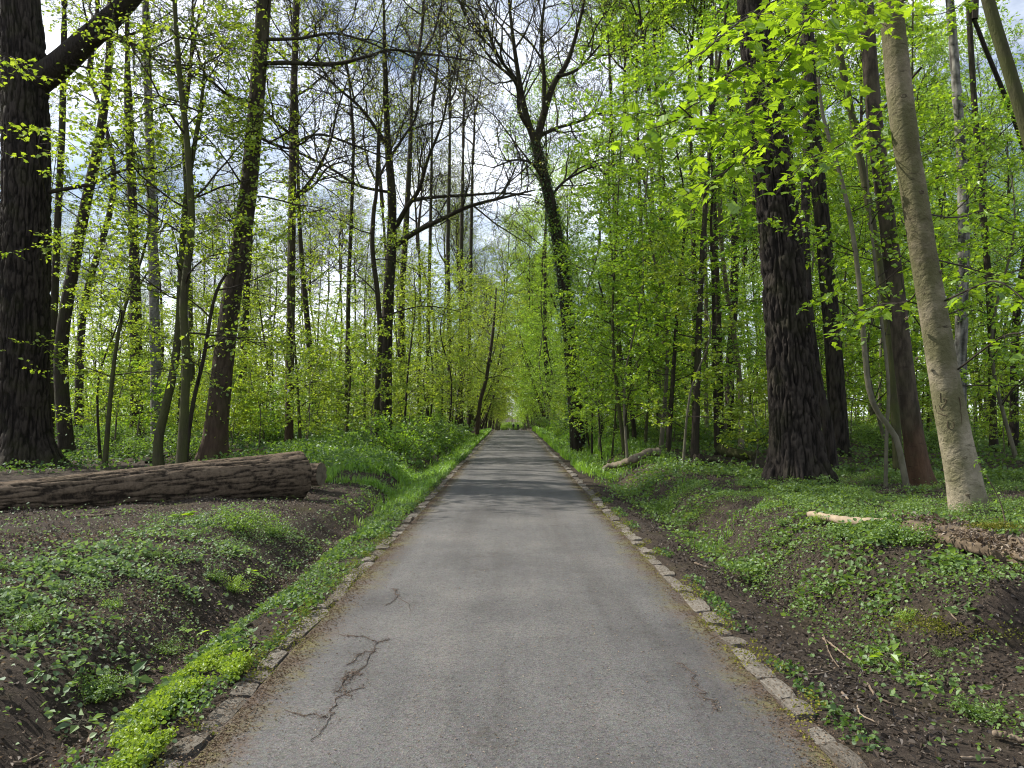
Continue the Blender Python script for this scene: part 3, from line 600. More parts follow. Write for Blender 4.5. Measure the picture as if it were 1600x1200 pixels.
grass("grass", "scattered grass tufts on the near right bank", 6000, 1, (2.4, 3.6), (10, 14.5), (.04, .10), lambda x, y: sstep(.60, .68, f1(x, y, 1.2, 52.0)), R)

# ------------------------------------------------------------------ trees: shared crowns
SPEC_M = dict(n=[13, 6, 6, 5], t0=[.12, .2, .2, .15], ang=[(35, 65), (30, 60), (30, 65), (25, 70)], zf=[1, 1, 1, 1], up=[.1, .1, .05, .0],
    len=[(3.2, 5.5), (1.3, 2.6), (.7, 1.3), (.3, .7)], tap=[.5, .4, .3, .2], seg=[6, 4, 3, 1], wan=[.16, .18, .2, .1], trop=[.07, .04, .02, -.02],
    r=[.085, .034, .014, .006], rt=.003, sides=[7, 5, 4, 3], leaf=3, lsz=(.07, .13), bare=.15)
SPEC_U = dict(n=[26, 6, 5], t0=[.16, .15, .1], ang=[(55, 85), (35, 65), (30, 70)], zf=[.6, .45, .5], up=[.08, .05, 0],
    len=[(1.6, 3.0), (.6, 1.2), (.25, .55)], tap=[.55, .3, .2], seg=[5, 3, 2], wan=[.13, .15, .15], trop=[.03, .0, -.03],
    r=[.022, .009, .005], rt=.0025, sides=[5, 4, 3], leaf=7, lsz=(.05, .135), bare=.12, lall=True)
SPEC_S = dict(n=[13, 5, 4], t0=[.2, .15, .1], ang=[(50, 80), (35, 65), (30, 70)], zf=[.5, .4, .5], up=[.08, .03, 0],
    len=[(.7, 1.5), (.35, .7), (.18, .35)], tap=[.5, .3, .2], seg=[4, 3, 2], wan=[.13, .15, .15], trop=[.03, .0, -.03],
    r=[.012, .006, .004], rt=.002, sides=[4, 3, 3], leaf=6, lsz=(.06, .11), lall=True)
def crown_mesh(name, spec, H, r0, seed, leafm, twigm=None, z0=0.0, lean=.3, **over):
    rng = np.random.RandomState(seed); S = dict(spec); S.update(over); b = Buf(); lv = Leaves()
    ax = smooth_line(np.array([[0, 0, z0], [rng.normal(0, lean*.4), rng.normal(0, lean*.4), z0 + H*.4], [rng.normal(0, lean), rng.normal(0, lean), z0 + H]]), 12)
    rr = np.linspace(r0, .008, 12); tube(b, ax, rr, 7, 0, None, False)
    grow(b, lv, ax, rr, S, rng)
    leaf_quads(b, np.concatenate(lv.p), np.concatenate(lv.d), np.concatenate(lv.s), rng, .6, .72, .12, 1)
    return b.mesh(name, [twigm or BARK_TWIG, leafm], False)
CROWN_L = [crown_mesh("crown", SPEC_M, 9.5, .13, 100 + k, [LEAF_LEFT, LEAF_OLIVE, LEAF_LEFT, LEAF_OLIVE][k], bare=[.2, .35, .35, .55][k], leaf=[2, 2, 2, 2][k]) for k in range(4)]
CROWN_R = [crown_mesh("crown", SPEC_M, 9.5, .13, 120 + k, LEAF_RIGHT, bare=.1, leaf=5, lsz=(.08, .15)) for k in range(3)]
def stem_mesh(name, H, r0, seed, m, lean=.35, r1=.02, sides=9, flare=.5, n=16):
    rng = np.random.RandomState(seed); b = Buf()
    ax = smooth_line(np.array([[0, 0, -.35], [rng.normal(0, lean*.3), rng.normal(0, lean*.3), H*.33], [rng.normal(0, lean*.7), rng.normal(0, lean*.7), H*.66], [rng.normal(0, lean), rng.normal(0, lean), H]]), n)
    z = np.linspace(0, 1, n); rr = r0 + (r1 - r0) * z; rr = rr * (1 + flare * np.exp(-np.maximum(ax[:, 2], 0) / .35))
    tube(b, ax, rr, sides); return b.mesh(name, [m]), ax, rr

# understorey trees: trunk and crown share one axis
def under_variant(seed, H, r0, spec, leafm, barkm, **over):
    rng = np.random.RandomState(seed); S = dict(spec); S.update(over)
    me, ax, rr = stem_mesh("trunk", H, r0, seed, barkm, lean=.07 * H, r1=.006, sides=7, flare=.3)
    b = Buf(); lv = Leaves(); grow(b, lv, ax, rr, S, rng)
    leaf_quads(b, np.concatenate(lv.p), np.concatenate(lv.d), np.concatenate(lv.s), rng, .66, .75, .12, 1)
    return me, b.mesh("crown", [BARK_TWIG, leafm], False)
U_R = [under_variant(200 + k, 9 + 1.2*k, .055 + .008*k, SPEC_U, LEAF_RIGHT, [BARK_STEM, BARK_DARK, BARK_GREEN][k % 3]) for k in range(5)]
U_L = [under_variant(220 + k, 8 + 1.3*k, .05 + .01*k, SPEC_U, LEAF_LEFT, [BARK_DARK, BARK_GREEN][k % 2], leaf=5, n=[20, 6, 5]) for k in range(4)]
S_A = [under_variant(240 + k, 2.2 + .6*k, .014 + .004*k, SPEC_S, [LEAF_LEFT, LEAF_RIGHT][k % 2], BARK_STEM) for k in range(5)]
def shrub_variant(seed, rad, hgt, leafm):
    rng = np.random.RandomState(seed); b = Buf(); P, D, Z = [], [], []
    for k in range(34):
        a = rng.rand() * 6.28; L = rad * rng.uniform(.5, 1.2); h = hgt * rng.uniform(.5, 1.15)
        s = np.linspace(0, 1, 7); q = np.stack([np.cos(a) * L * s, np.sin(a) * L * s, h * np.sin(s * rng.uniform(1.6, 2.7))], 1) + rng.normal(0, .03, (7, 3)) * s[:, None]
        q[:, :2] += rng.normal(0, .15 * rad, 2); tube(b, q, np.linspace(.008, .003, 7), 3, 0, None, False)
        for m in range(42):
            w = (.15 + .85 * rng.rand()) * 6; i = min(int(w), 5); pp = q[i] + (q[i+1] - q[i]) * (w - i) + rng.normal(0, .07, 3)
            pp[2] = max(pp[2], .02); aa = rng.rand() * 6.28; P.append(pp); D.append((cos(aa), sin(aa), rng.uniform(-.3, .3))); Z.append(rng.uniform(.05, .085))
    leaf_quads(b, np.array(P), np.array(D, float), np.array(Z), rng, .6, .75, .12, 1)
    return b.mesh("bramble_shrub", [BARK_TWIG, leafm], False)
SHRUBS = [shrub_variant(260 + k, [.8, 1.1, .9, 1.3][k], [.55, .7, .9, .6][k], LEAF_SHRUB if k != 2 else LEAF_RIGHT) for k in range(4)]

# ------------------------------------------------------------------ trees read off the photograph
def bark_trunk(pts, rad, sides, m, ridge, seed, flare=(.5, .35, 5), fine_to=None, step=.05, depth=.02):
    """thick trunk with real bark ridges and a root flare"""
    L = np.concatenate([[0], np.cumsum(np.linalg.norm(np.diff(pts, axis=0), axis=1))]); tot = L[-1]
    s = [0.]
    while s[-1] < tot: s.append(s[-1] + (step if fine_to is None or s[-1] < fine_to else step * 8))
    s = np.array(s[:-1] + [tot]); P = smooth_line(pts, 200)
    LL = np.concatenate([[0], np.cumsum(np.linalg.norm(np.diff(P, axis=0), axis=1))])
    ax = np.stack([np.interp(s, LL, P[:, k]) for k in range(3)], 1); rr = np.interp(s, L, rad)
    t = norm(np.gradient(ax, axis=0)); ref = np.array([1., 0, 0]); n = norm(ref - t * (t @ ref)[:, None]); bb = np.cross(t, n)
    a = np.arange(sides) * 2 * pi / sides; A, SS = np.meshgrid(a, s); RR = np.repeat(rr[:, None], sides, 1)
    zz = SS - .35
    fl = flare[0] * np.exp(-np.maximum(zz, 0) / flare[1]) * (1 + .45 * np.cos(flare[2] * A + seed) + .5 * (noise3(np.cos(A)*2+seed, np.sin(A)*2, zz*.6) - .5))
    lob = .05 * (fbm(np.cos(A)*1.5 + seed, np.sin(A)*1.5, SS * .5, 2) - .5)
    rg = 0; plate = None
    if ridge > 0:
        warp = .7 * (fbm(np.cos(A)*3, np.sin(A)*3 + seed, SS * 1.5, 2) - .5)
        c1 = noise3(np.cos(A + warp*.15) * RR * ridge, np.sin(A + warp*.15) * RR * ridge + seed, SS * ridge * .24)
        c2 = noise3(np.cos(A) * RR * ridge * 2.1, np.sin(A) * RR * ridge * 2.1 + seed, SS * ridge * .5)
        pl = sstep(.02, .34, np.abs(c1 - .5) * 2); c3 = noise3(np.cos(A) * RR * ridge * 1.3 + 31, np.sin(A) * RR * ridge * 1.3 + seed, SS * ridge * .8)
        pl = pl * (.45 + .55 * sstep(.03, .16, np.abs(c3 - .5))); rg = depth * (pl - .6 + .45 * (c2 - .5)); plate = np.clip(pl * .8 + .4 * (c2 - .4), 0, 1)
    r = RR * (1 + fl + lob) + rg
    v = ax[:, None] + r[..., None] * (np.cos(A)[..., None] * n[:, None] + np.sin(A)[..., None] * bb[:, None])
    k = len(s); i = (np.arange(k - 1)[:, None] * sides + np.arange(sides)[None]).ravel(); j = (np.arange(k - 1)[:, None] * sides + (np.arange(sides)[None] + 1) % sides).ravel()
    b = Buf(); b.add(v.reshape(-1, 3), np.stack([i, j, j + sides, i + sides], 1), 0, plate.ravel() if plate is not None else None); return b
USED = []      # (x, y, radius) of what stands already
def pix_axis(base, pix, Y, top=None, depth_lean=0.0):
    """trunk axis from picture points at depth Y, its foot put on the ground"""
    pts = [at(px, py, Y) for px, py in pix]; x, y = pts[0][0], pts[0][1]
    g = float(ground_z(x, y)); pts[0][2] = g - .35
    if top is not None:
        d = pts[-1] - pts[-2]; d /= np.linalg.norm(d); d = d * .7 + np.array([0, 0, .3]); d /= d[2]
        z = pts[-1][2]
        if top > z + 1: pts.append(pts[-1] + d * (top - z) * .5); pts.append(pts[-1] + (d * .6 + np.array([0, 0, .4])) * (top - z) * .5)
    pts = np.array(pts); pts[:, 1] += depth_lean * (pts[:, 2] - g)
    return pts
def hero(name, label, cat, Y, pix, wid, m, top=None, crown=None, cs=1.0, ridge=0, sides=14, flare=(.35, .3, 4), seed=0, group=None, limbs=None, ivy=0, step=.25, leafm=None, fine_to=None, depth=.02):
    pts = pix_axis(None, pix, Y, top); foot = np.array([pts[0][0], pts[0][1], pts[0][2] + .35])
    w = np.interp(np.linspace(0, 1, len(pts)), np.linspace(0, len(pix) / len(pts), len(wid)), wid) if top else np.interp(np.linspace(0, 1, len(pts)), np.linspace(0, 1, len(wid)), wid)
    rad = w * Y / F_PX * .5 * .9
    if top: rad[len(pix):] = np.linspace(rad[len(pix)-1], rad[len(pix)-1]*.45, len(pts) - len(pix) + 1)[1:]
    root = thing(name, label, cat, foot, 0, group); rng = np.random.RandomState(seed + 900)
    b = bark_trunk(pts - foot, rad, sides, m, ridge, seed, flare, fine_to, step, depth)
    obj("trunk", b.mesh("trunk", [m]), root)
    if crown is not None:
        obj("crown", crown, root, tuple(pts[-1] - foot - np.array([0, 0, .3])), (rng.normal(0, .08), rng.normal(0, .08), rng.rand() * 6.28), cs)
    ax = smooth_line(pts, 24) - foot; rr = np.interp(np.linspace(0, 1, 24), np.linspace(0, 1, len(rad)), rad)
    if limbs:
        bl = Buf(); lv = Leaves(); S = dict(SPEC_M); S.update(limbs); grow(bl, lv, ax, rr, S, rng)
        if lv.p: leaf_quads(bl, np.concatenate(lv.p), np.concatenate(lv.d), np.concatenate(lv.s), rng, .6, .72, .12, 1)
        obj("foliage", bl.mesh("foliage", [BARK_DARK, leafm or LEAF_LEFT], False), root)
    if ivy:
        k = rng.randint(0, 23, ivy); f = rng.rand(ivy)[:, None]; a = rng.rand(ivy) * 6.28
        p = ax[k] * (1 - f) + ax[k+1] * f; p = p + np.stack([np.cos(a), np.sin(a), 0*a], 1) * (rr[k] * rng.uniform(.95, 1.35, ivy))[:, None]
        keep = p[:, 2] > .1; p = p[keep]; a = a[keep]
        bi = Buf(); leaf_quads(bi, p, np.stack([np.cos(a), np.sin(a), -.8 + 0*a], 1), rng.uniform(.06, .11, len(p)), rng, .25, .8, .08, 0)
        obj("ivy", bi.mesh("ivy", [leafm if leafm else IVY_M], False), root)
    USED.append((foot[0], foot[1], .5 + rad[0])); root['axis_top'] = float(pts[-1][2])
    return root, ax, rr, foot
def limb_on(root, foot, pix, Y0, Y1, w0, w1, spec, m, leafm, seed):
    """a limb drawn through picture points, then branched"""
    k = len(pix); pts = np.array([at(px, py, Y0 + (Y1 - Y0) * i / (k - 1)) for i, (px, py) in enumerate(pix)]) - foot
    q = smooth_line(pts, 4 * k); Ym = np.linspace(Y0, Y1, 4 * k); rr = np.linspace(w0, w1, 4 * k) * Ym / F_PX * .5
    b = Buf(); lv = Leaves(); rng = np.random.RandomState(seed); tube(b, q, rr, 9); grow(b, lv, q, rr, spec, rng)
    if lv.p: leaf_quads(b, np.concatenate(lv.p), np.concatenate(lv.d), np.concatenate(lv.s), rng, .6, .72, .12, 1)
    obj("limb", b.mesh("limb", [m, leafm], True), root)
LIMB = dict(SPEC_M); LIMB.update(n=[8, 6, 5], t0=[.2, .15, .15], ang=[(25, 60), (25, 60), (25, 70)], zf=[1, 1, 1], up=[.05, .05, 0], len=[(1.3, 3.2), (.6, 1.5), (.3, .7)], tap=[.4, .3, .2], seg=[6, 4, 2], wan=[.16, .17, .2], trop=[.05, .02, 0], r=[.04, .016, .007], sides=[5, 4, 3], leaf=2, bare=.4, lsz=(.06, .11))
FORK = dict(LIMB); FORK.update(n=[10, 7, 6], len=[(2.2, 5.2), (1.0, 2.4), (.4, 1.1)], r=[.06, .022, .009], leaf=2, bare=.6)
SIDE_L = dict(n=[9, 5, 4, 4], t0=[.35, .2, .2, .15], ang=[(45, 80), (30, 60), (30, 65), (25, 70)], len=[(2.0, 4.2), (.9, 1.9), (.5, 1.0), (.25, .55)], r=[.04, .02, .010, .005], leaf=4, bare=.2, up=[.05, .03, 0, 0], trop=[.02, .01, 0, -.02], zf=[.8, .7, .6, .6])

# left of the path
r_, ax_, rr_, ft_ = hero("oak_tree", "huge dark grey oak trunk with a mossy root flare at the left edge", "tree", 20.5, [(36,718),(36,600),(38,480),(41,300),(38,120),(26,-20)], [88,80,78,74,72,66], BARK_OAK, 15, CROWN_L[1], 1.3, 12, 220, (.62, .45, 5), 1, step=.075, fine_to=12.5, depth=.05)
limb_on(r_, ft_, [(55,130),(95,100),(132,66),(170,32),(215,-15)], 20.5, 19.5, 44, 30, LIMB, BARK_OAK, LEAF_LEFT, 61)
limb_on(r_, ft_, [(125,72),(160,58),(200,66),(240,90)], 20.0, 19.0, 12, 5, LIMB, BARK_DARK, LEAF_LEFT, 62)
limb_on(r_, ft_, [(78,300),(110,294),(150,285),(185,268),(245,262)], 20.5, 19.0, 7, 3, dict(LIMB, n=[6,4,3]), BARK_DARK, LEAF_LEFT, 63)
hero("tree", "curved grey trunk rising behind the rotten stump", "tree", 26, [(108,655),(96,600),(98,520),(118,400),(140,290),(158,200),(170,100),(172,20)], [26,22,20,16,13,11], BARK_DARK, 17, CROWN_L[2], 1.0, seed=2, limbs=SIDE_L)
hero("tree", "straight slim dark trunk just right of the huge oak", "tree", 30, [(78,645),(84,500),(90,350),(97,200),(100,50)], [14,12,11,10], BARK_DARK, 18, CROWN_L[0], .9, seed=3)
hero("hornbeam_tree", "crooked smooth stem bowed beside its straight twin behind the log", "tree", 18.2, [(251,731),(247,695),(258,640),(272,575),(280,500),(284,400),(292,300),(312,180)], [17,15,14,13,11,9,7], BARK_GREEN, 10, None, seed=4, limbs=dict(SIDE_L, n=[12,5,4,4]), leafm=LEAF_LEFT)
hero("hornbeam_tree", "straight green mossy stem standing close behind the fallen log", "tree", 17.6, [(281,737),(288,640),(291,560),(287,470),(299,350),(292,220),(280,110),(272,-10)], [17,15,14,13,11,9,7], BARK_GREEN, 13, None, seed=5, limbs=dict(SIDE_L, n=[14,5,4,4]), leafm=LEAF_LEFT)
hero("hornbeam_tree", "thin dark stem forking off near the mossy stem", "tree", 18.5, [(286,728),(300,640),(318,560),(334,470),(352,430),(378,405)], [8,7,6,5,4], BARK_DARK, None, None, seed=6, limbs=dict(SIDE_L, n=[5,4,4,3]))
r4, _a, _b, ft4 = hero("beech_tree", "leaning reddish brown trunk with flared roots left of the log's end", "tree", 20.0, [(331,722),(342,630),(352,540),(364,450),(384,330),(398,190),(409,50),(414,-30)], [42,36,33,31,28,25,23], BARK_RED, 15, CROWN_L[0], 1.1, 8, 64, (.55, .45, 6), 7, limbs=dict(SIDE_L, n=[13,5,4,4], t0=[.4,.2,.2,.15]), step=.1, ivy=900, leafm=LEAF_LEFT, depth=.012)
hero("birch_tree", "white and black birch trunk deep in the left wood", "tree", 30, [(246,660),(243,560),(240,440),(236,300),(232,160),(228,20)], [19,17,16,14,12], BARK_BIRCH, 19, CROWN_L[2], .9, seed=8)
hero("tree", "thick shadowy trunk just left of the birch", "tree", 36, [(214,655),(213,560),(211,450),(206,300),(200,150)], [22,20,18,15,13], BARK_DARK, 19, CROWN_L[1], 1.0, seed=9)
hero("tree", "straight trunk between reddish leaning trunk and white marked trunk", "tree", 34, [(376,655),(380,560),(386,440),(394,300),(400,150)], [14,13,12,10,9], BARK_DARK, 19, CROWN_L[3], 1.0, seed=10)
r7, ax7, rr7, ft7 = hero("pine_tree", "straight reddish trunk with a white paint stripe", "tree", 28, [(452,655),(453,560),(455,430),(457,280),(459,140),(464,-10)], [15,14.5,14,13,12,11], BARK_RED, 18, CROWN_L[3], 1.0, 6, 20, (.2, .3, 4), 11, limbs=dict(SIDE_L, n=[9,5,4,3], t0=[.5,.2,.2,.15]))
hero("tree", "very slim upright trunk midway along the left wood", "tree", 33, [(541,665),(543,560),(545,440),(549,340),(553,220)], [8.5,8,7.5,6.5,5], BARK_DARK, 14, CROWN_L[3], .65, seed=12)
hero("tree", "slender bent stem in front of the broad forked tree", "tree", 27, [(587,668),(590,600),(594,530),(590,460),(582,390),(584,330),(588,300),(592,200)], [10,9.5,9,8,7,5], BARK_DARK, 12, None, seed=13, limbs=dict(SIDE_L, n=[8,4,4,3], leaf=2, bare=.5))
r9, ax9, rr9, ft9 = hero("oak_tree", "broad forked oak with bare limbs reaching over the path", "tree", 33, [(602,655),(603,560),(607,460),(612,380),(612,300),(606,220),(602,120),(600,30)], [24,21,19,17,15,11,8,5], BARK_DARK, 23, None, 1.0, 8, 22, (.3, .35, 4), 14, limbs=dict(FORK, n=[13,7,6], t0=[.5,.2,.2]), ivy=500, leafm=LEAF_OLIVE)
for k, (px, y1, w0) in enumerate([([(615,385),(650,362),(685,345),(735,322),(790,308),(835,297)], 28, 10), ([(618,355),(635,325),(655,295),(668,250),(690,195),(700,150)], 31, 9), ([(650,312),(680,308),(730,305),(780,302),(830,305)], 29, 6), ([(607,230),(580,190),(555,160),(520,130),(490,85)], 31, 7), ([(607,250),(630,215),(650,180),(658,110)], 33, 5), ([(606,300),(560,290),(520,265),(470,240),(430,225)], 31, 5)]):
    limb_on(r9, ft9, px, 33, y1, w0, 2.5, FORK if k != 2 else LIMB, BARK_DARK, LEAF_OLIVE, 70 + k)
hero("tree", "upright trunk right behind the broad forked oak", "tree", 44, [(627,650),(627,560),(628,460),(634,360),(640,250)], [13,12,11,10,8], BARK_DARK, 21, CROWN_L[0], 1.1, seed=15)
for k, (x0, x1, Y, w, lb) in enumerate([(702,700,52,8,"left of a close trio of trunks beside the far path"), (720,721,58,8,"middle one of a close trio of trunks beside the far path"), (733,736,62,7,"right one of a close trio of trunks beside the far path"), (668,672,50,7,"slim trunk alone between broad oak and trunk trio")]):
    hero("tree", lb, "tree", Y, [(x0,645),(x0,560),((x0+x1)/2,470),(x1,380),(x1+2,280)], [w,w*.95,w*.85,w*.7], BARK_DARK, 22, CROWN_L[k % 4], 1.0, seed=16 + k)
hero("tree", "dark leaning stem at the verge where the path narrows", "tree", 46, [(744,664),(750,630),(758,600),(764,565),(770,520)], [7,6.5,6,5], BARK_RED, 9, None, seed=21, limbs=dict(SIDE_L, n=[9,5,4,3], len=[(1.5,3),(.8,1.5),(.4,.8),(.2,.5)]), leafm=LEAF_LEFT)
for k, (px, w0) in enumerate([([(406,100),(445,98),(520,100),(575,88),(612,78),(680,86),(745,96)], 8), ([(408,62),(470,60),(520,52),(570,64),(612,82)], 6), ([(402,160),(360,150),(320,120),(285,105)], 6), ([(396,210),(440,230),(470,225),(500,200)], 5)]):
    limb_on(r4, ft4, px, 20, 18.5, w0, 2.2, dict(LIMB, leaf=2, bare=.5), BARK_DARK, LEAF_OLIVE, 170 + k)
for k, (px, w0) in enumerate([([(456,310),(478,292),(500,258),(516,222),(528,170),(545,120)], 7), ([(456,312),(490,290),(512,262),(545,250)], 5), ([(455,210),(430,190),(400,150),(380,100)], 5), ([(458,225),(500,210),(560,230),(610,250)], 5)]):
    limb_on(r7, ft7, px, 28, 26.5, w0, 2.0, dict(LIMB, leaf=2, bare=.6), BARK_DARK, LEAF_OLIVE, 180 + k)
# right of the path
r1, ax1, rr1, ft1 = hero("oak_tree", "tall leaning oak with spreading bare crown above the right verge", "tree", 30, [(905,668),(893,560),(882,450),(872,380),(856,300),(836,222)], [26,24,22,20,19,17], BARK_DARK, None, None, 1, 8, 24, (.3, .35, 4), 22, ivy=2600, leafm=None)
for k, (px, y1, w0) in enumerate([([(837,226),(822,180),(812,130),(803,70),(795,0),(788,-70)], 29, 12), ([(837,226),(852,170),(866,130),(885,100),(900,55),(915,-10),(925,-80)], 31, 13), ([(830,205),(812,175),(806,130),(770,95),(745,60)], 27, 8), ([(838,215),(870,200),(905,190),(935,170)], 32, 7), ([(850,180),(850,120),(846,60),(852,-10),(860,-80)], 30, 8), ([(846,275),(830,255),(805,250),(770,262)], 28, 5), ([(872,120),(900,110),(925,85),(950,55)], 32, 6), ([(858,310),(880,285),(905,270),(935,255)], 31, 5), ([(812,130),(780,90),(760,40),(740,-20)], 27, 6)]):
    limb_on(r1, ft1, px, 30, y1, w0, 2.2, FORK, BARK_DARK, LEAF_OLIVE, 90 + k)
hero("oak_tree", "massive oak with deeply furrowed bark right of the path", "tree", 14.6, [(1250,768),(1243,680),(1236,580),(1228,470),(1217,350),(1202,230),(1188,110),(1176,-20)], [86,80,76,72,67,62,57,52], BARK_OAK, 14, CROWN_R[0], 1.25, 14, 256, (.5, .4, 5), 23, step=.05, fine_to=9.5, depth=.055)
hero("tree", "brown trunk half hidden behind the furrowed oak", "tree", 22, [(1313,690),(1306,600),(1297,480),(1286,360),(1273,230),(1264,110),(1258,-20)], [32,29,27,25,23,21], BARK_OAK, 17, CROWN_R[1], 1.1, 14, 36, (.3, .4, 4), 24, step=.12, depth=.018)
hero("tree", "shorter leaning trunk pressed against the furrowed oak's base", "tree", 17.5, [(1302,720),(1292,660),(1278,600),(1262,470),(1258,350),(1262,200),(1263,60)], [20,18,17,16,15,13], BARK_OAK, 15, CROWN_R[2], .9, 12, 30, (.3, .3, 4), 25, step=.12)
hero("sycamore_tree", "brown trunk with an orange brown foot between oak and pale trunk", "tree", 14.2, [(1443,757),(1424,660),(1410,550),(1399,450),(1384,330),(1370,220),(1360,110),(1352,-20)], [36,32,30,29,27,26,25,24], BARK_SYC, 13, CROWN_R[1], 1.0, 8, 48, (.45, .3, 4), 26, step=.08, depth=.008)
rB, axB, rrB, ftB = hero("beech_tree", "pale smooth trunk with carved marks leaning towards the path", "tree", 9.2, [(1521,818),(1505,745),(1492,680),(1474,580),(1455,470),(1435,350),(1415,220),(1402,110),(1390,-20)], [60,55,52,48,45,43,42,41,40], BARK_PALE, 11, CROWN_R[2], 1.0, 3, 72, (.10, .25, 4), 27, step=.05, fine_to=7, depth=.008)
hero("maple_sapling", "bent grey sapling with an elbow before the brown trunk", "tree", 13.6, [(1421,757),(1408,715),(1398,680),(1372,645),(1358,610),(1352,560),(1342,440),(1330,350),(1312,270),(1288,190),(1278,120)], [10,10,9.5,9,9,8.5,8,7,6,5], BARK_STEM, 7.5, None, seed=28, flare=(.2, .2, 3), limbs=dict(SPEC_U, n=[8,5,4], t0=[.45,.15,.1]), leafm=LEAF_MAPLE)
hero("maple_sapling", "thin straight sapling beside the bent grey sapling", "tree", 13.9, [(1383,757),(1385,690),(1388,600),(1377,500),(1368,420),(1360,340)], [6,6,5.5,5,4], BARK_STEM, 6.5, None, seed=29, flare=(.2, .2, 3), limbs=dict(SPEC_U, n=[8,5,4], t0=[.4,.15,.1]), leafm=LEAF_MAPLE)
hero("tree", "slim greenish trunk left of the orange footed one", "tree", 16.5, [(1405,742),(1399,650),(1390,540),(1376,430),(1354,300),(1333,190),(1310,70),(1300,-20)], [16,15,14,13,12,11,10], BARK_GREEN, 14, CROWN_R[0], .8, seed=30)
hero("tree", "olive trunk leaning in at the top right corner", "tree", 10.5, [(1745,850),(1700,600),(1652,380),(1612,230),(1580,120),(1552,30),(1535,-40)], [28,26,24,22,21,20], BARK_GREEN, 10, CROWN_R[1], .8, seed=31)
hero("birch_tree", "black and white trunk behind the pale leaning one", "tree", 20, [(1500,700),(1500,600),(1503,480),(1506,380),(1503,260),(1495,140),(1484,0)], [21,20,19,17,15,14], BARK_BIRCH, 16, CROWN_R[0], 1.0, 10, 24, (.2, .3, 4), 32, step=.15)
hero("tree", "thin half lit trunk at the right edge of the wood", "tree", 24, [(1553,685),(1550,600),(1548,500),(1540,380),(1525,200),(1515,40)], [12,11.5,11,10,9], BARK_DARK, 17, CROWN_R[2], .8, seed=33)
for k, (x0, x1, Y, w, mm, lb) in enumerate([(1032,1022,30,7,BARK_STEM,"slim dark stem at the near edge of the right thicket"), (1040,1034,33,8,BARK_PALE,"sunlit pale stem in the right thicket"), (1086,1084,34,10,BARK_DARK,"dark trunk between two pale stems in the right thicket"),
        (1105,1102,31,7.5,BARK_PALE,"thin pale mottled stem in the right thicket"), (1127,1118,29,11,BARK_DARK,"stout dark stem deep in the right thicket"), (1158,1128,23,9,BARK_PALE,"smooth pale stem curving before the right thicket"), (968,962,38,8,BARK_DARK,"dark upright stem nearest the path in the right thicket"), (998,1002,42,7,BARK_DARK,"thin stem behind the leaning sapling right of the path"), (1142,1148,36,16,BARK_OAK,"thick grey trunk at the back of the right thicket")]):
    hero("tree", lb, "tree", Y, [(x0,690 if Y < 30 else 668),(x0-2,600),((x0+x1)/2,500),(x1,390),(x1-4,260),(x1-8,130)], [w,w*.95,w*.9,w*.8,w*.6], mm, 15, CROWN_R[k % 3], .7, seed=40 + k)
hero("maple_sapling", "thin dark sapling leaning over the bank right of the path", "tree", 26, [(995,690),(986,640),(976,590),(966,545),(950,490),(935,440)], [6,5.5,5,4,3], BARK_DARK, None, None, seed=55, flare=(.2, .2, 3), limbs=dict(SPEC_U, n=[7,4,4], t0=[.4,.15,.1]), leafm=LEAF_RIGHT)

# carved marks on the pale trunk, white stripe on the reddish one
def on_trunk(px, py, ax, rr, foot, lift=.004):
    r = ray(px, py); o = np.array([0, 0, CAM_H]); best = None
    i = np.arange(len(ax) - 1)
    for t in np.linspace(.80, 1.05, 900) * (foot[1] / r[1]):
        p = o + r * t - foot; d = np.linalg.norm(ax - p, axis=1); k = int(np.argmin(d)); k = min(max(k, 1), len(ax) - 2)
        a, b = ax[k-1], ax[k+1]; u = np.clip(np.dot(p - a, b - a) / np.dot(b - a, b - a), 0, 1); c = a + (b - a) * u; rad = np.interp(u, [0, 1], [rr[k-1], rr[k+1]])
        if np.linalg.norm(p - c) < rad + lift: return p
    return o + r * (foot[1] / r[1]) - foot
Z4 = lambda x, y: (1340 + x / 4.615, 420 + y / 4.615)
for st in [[(595,895),(598,960)], [(612,938),(634,940),(636,965),(615,995),(600,1015)], [(588,985),(600,1015),(622,1012)], [(572,1036),(608,1050),(645,1062)], [(652,1100),(648,1135),(662,1155),(690,1150),(697,1118),(684,1104)], [(732,925),(742,985),(738,1040)], [(745,1035),(750,1090),(744,1140)], [(560,985),(568,1030)]]:
    q = np.array([on_trunk(*Z4(*p), axB, rrB, ftB) for p in st]); b = Buf(); tube(b, smooth_line(q, 10), np.linspace(.0045, .0025, 10), 5); obj("carving", b.mesh("carving", [CARVE_M]), rB)
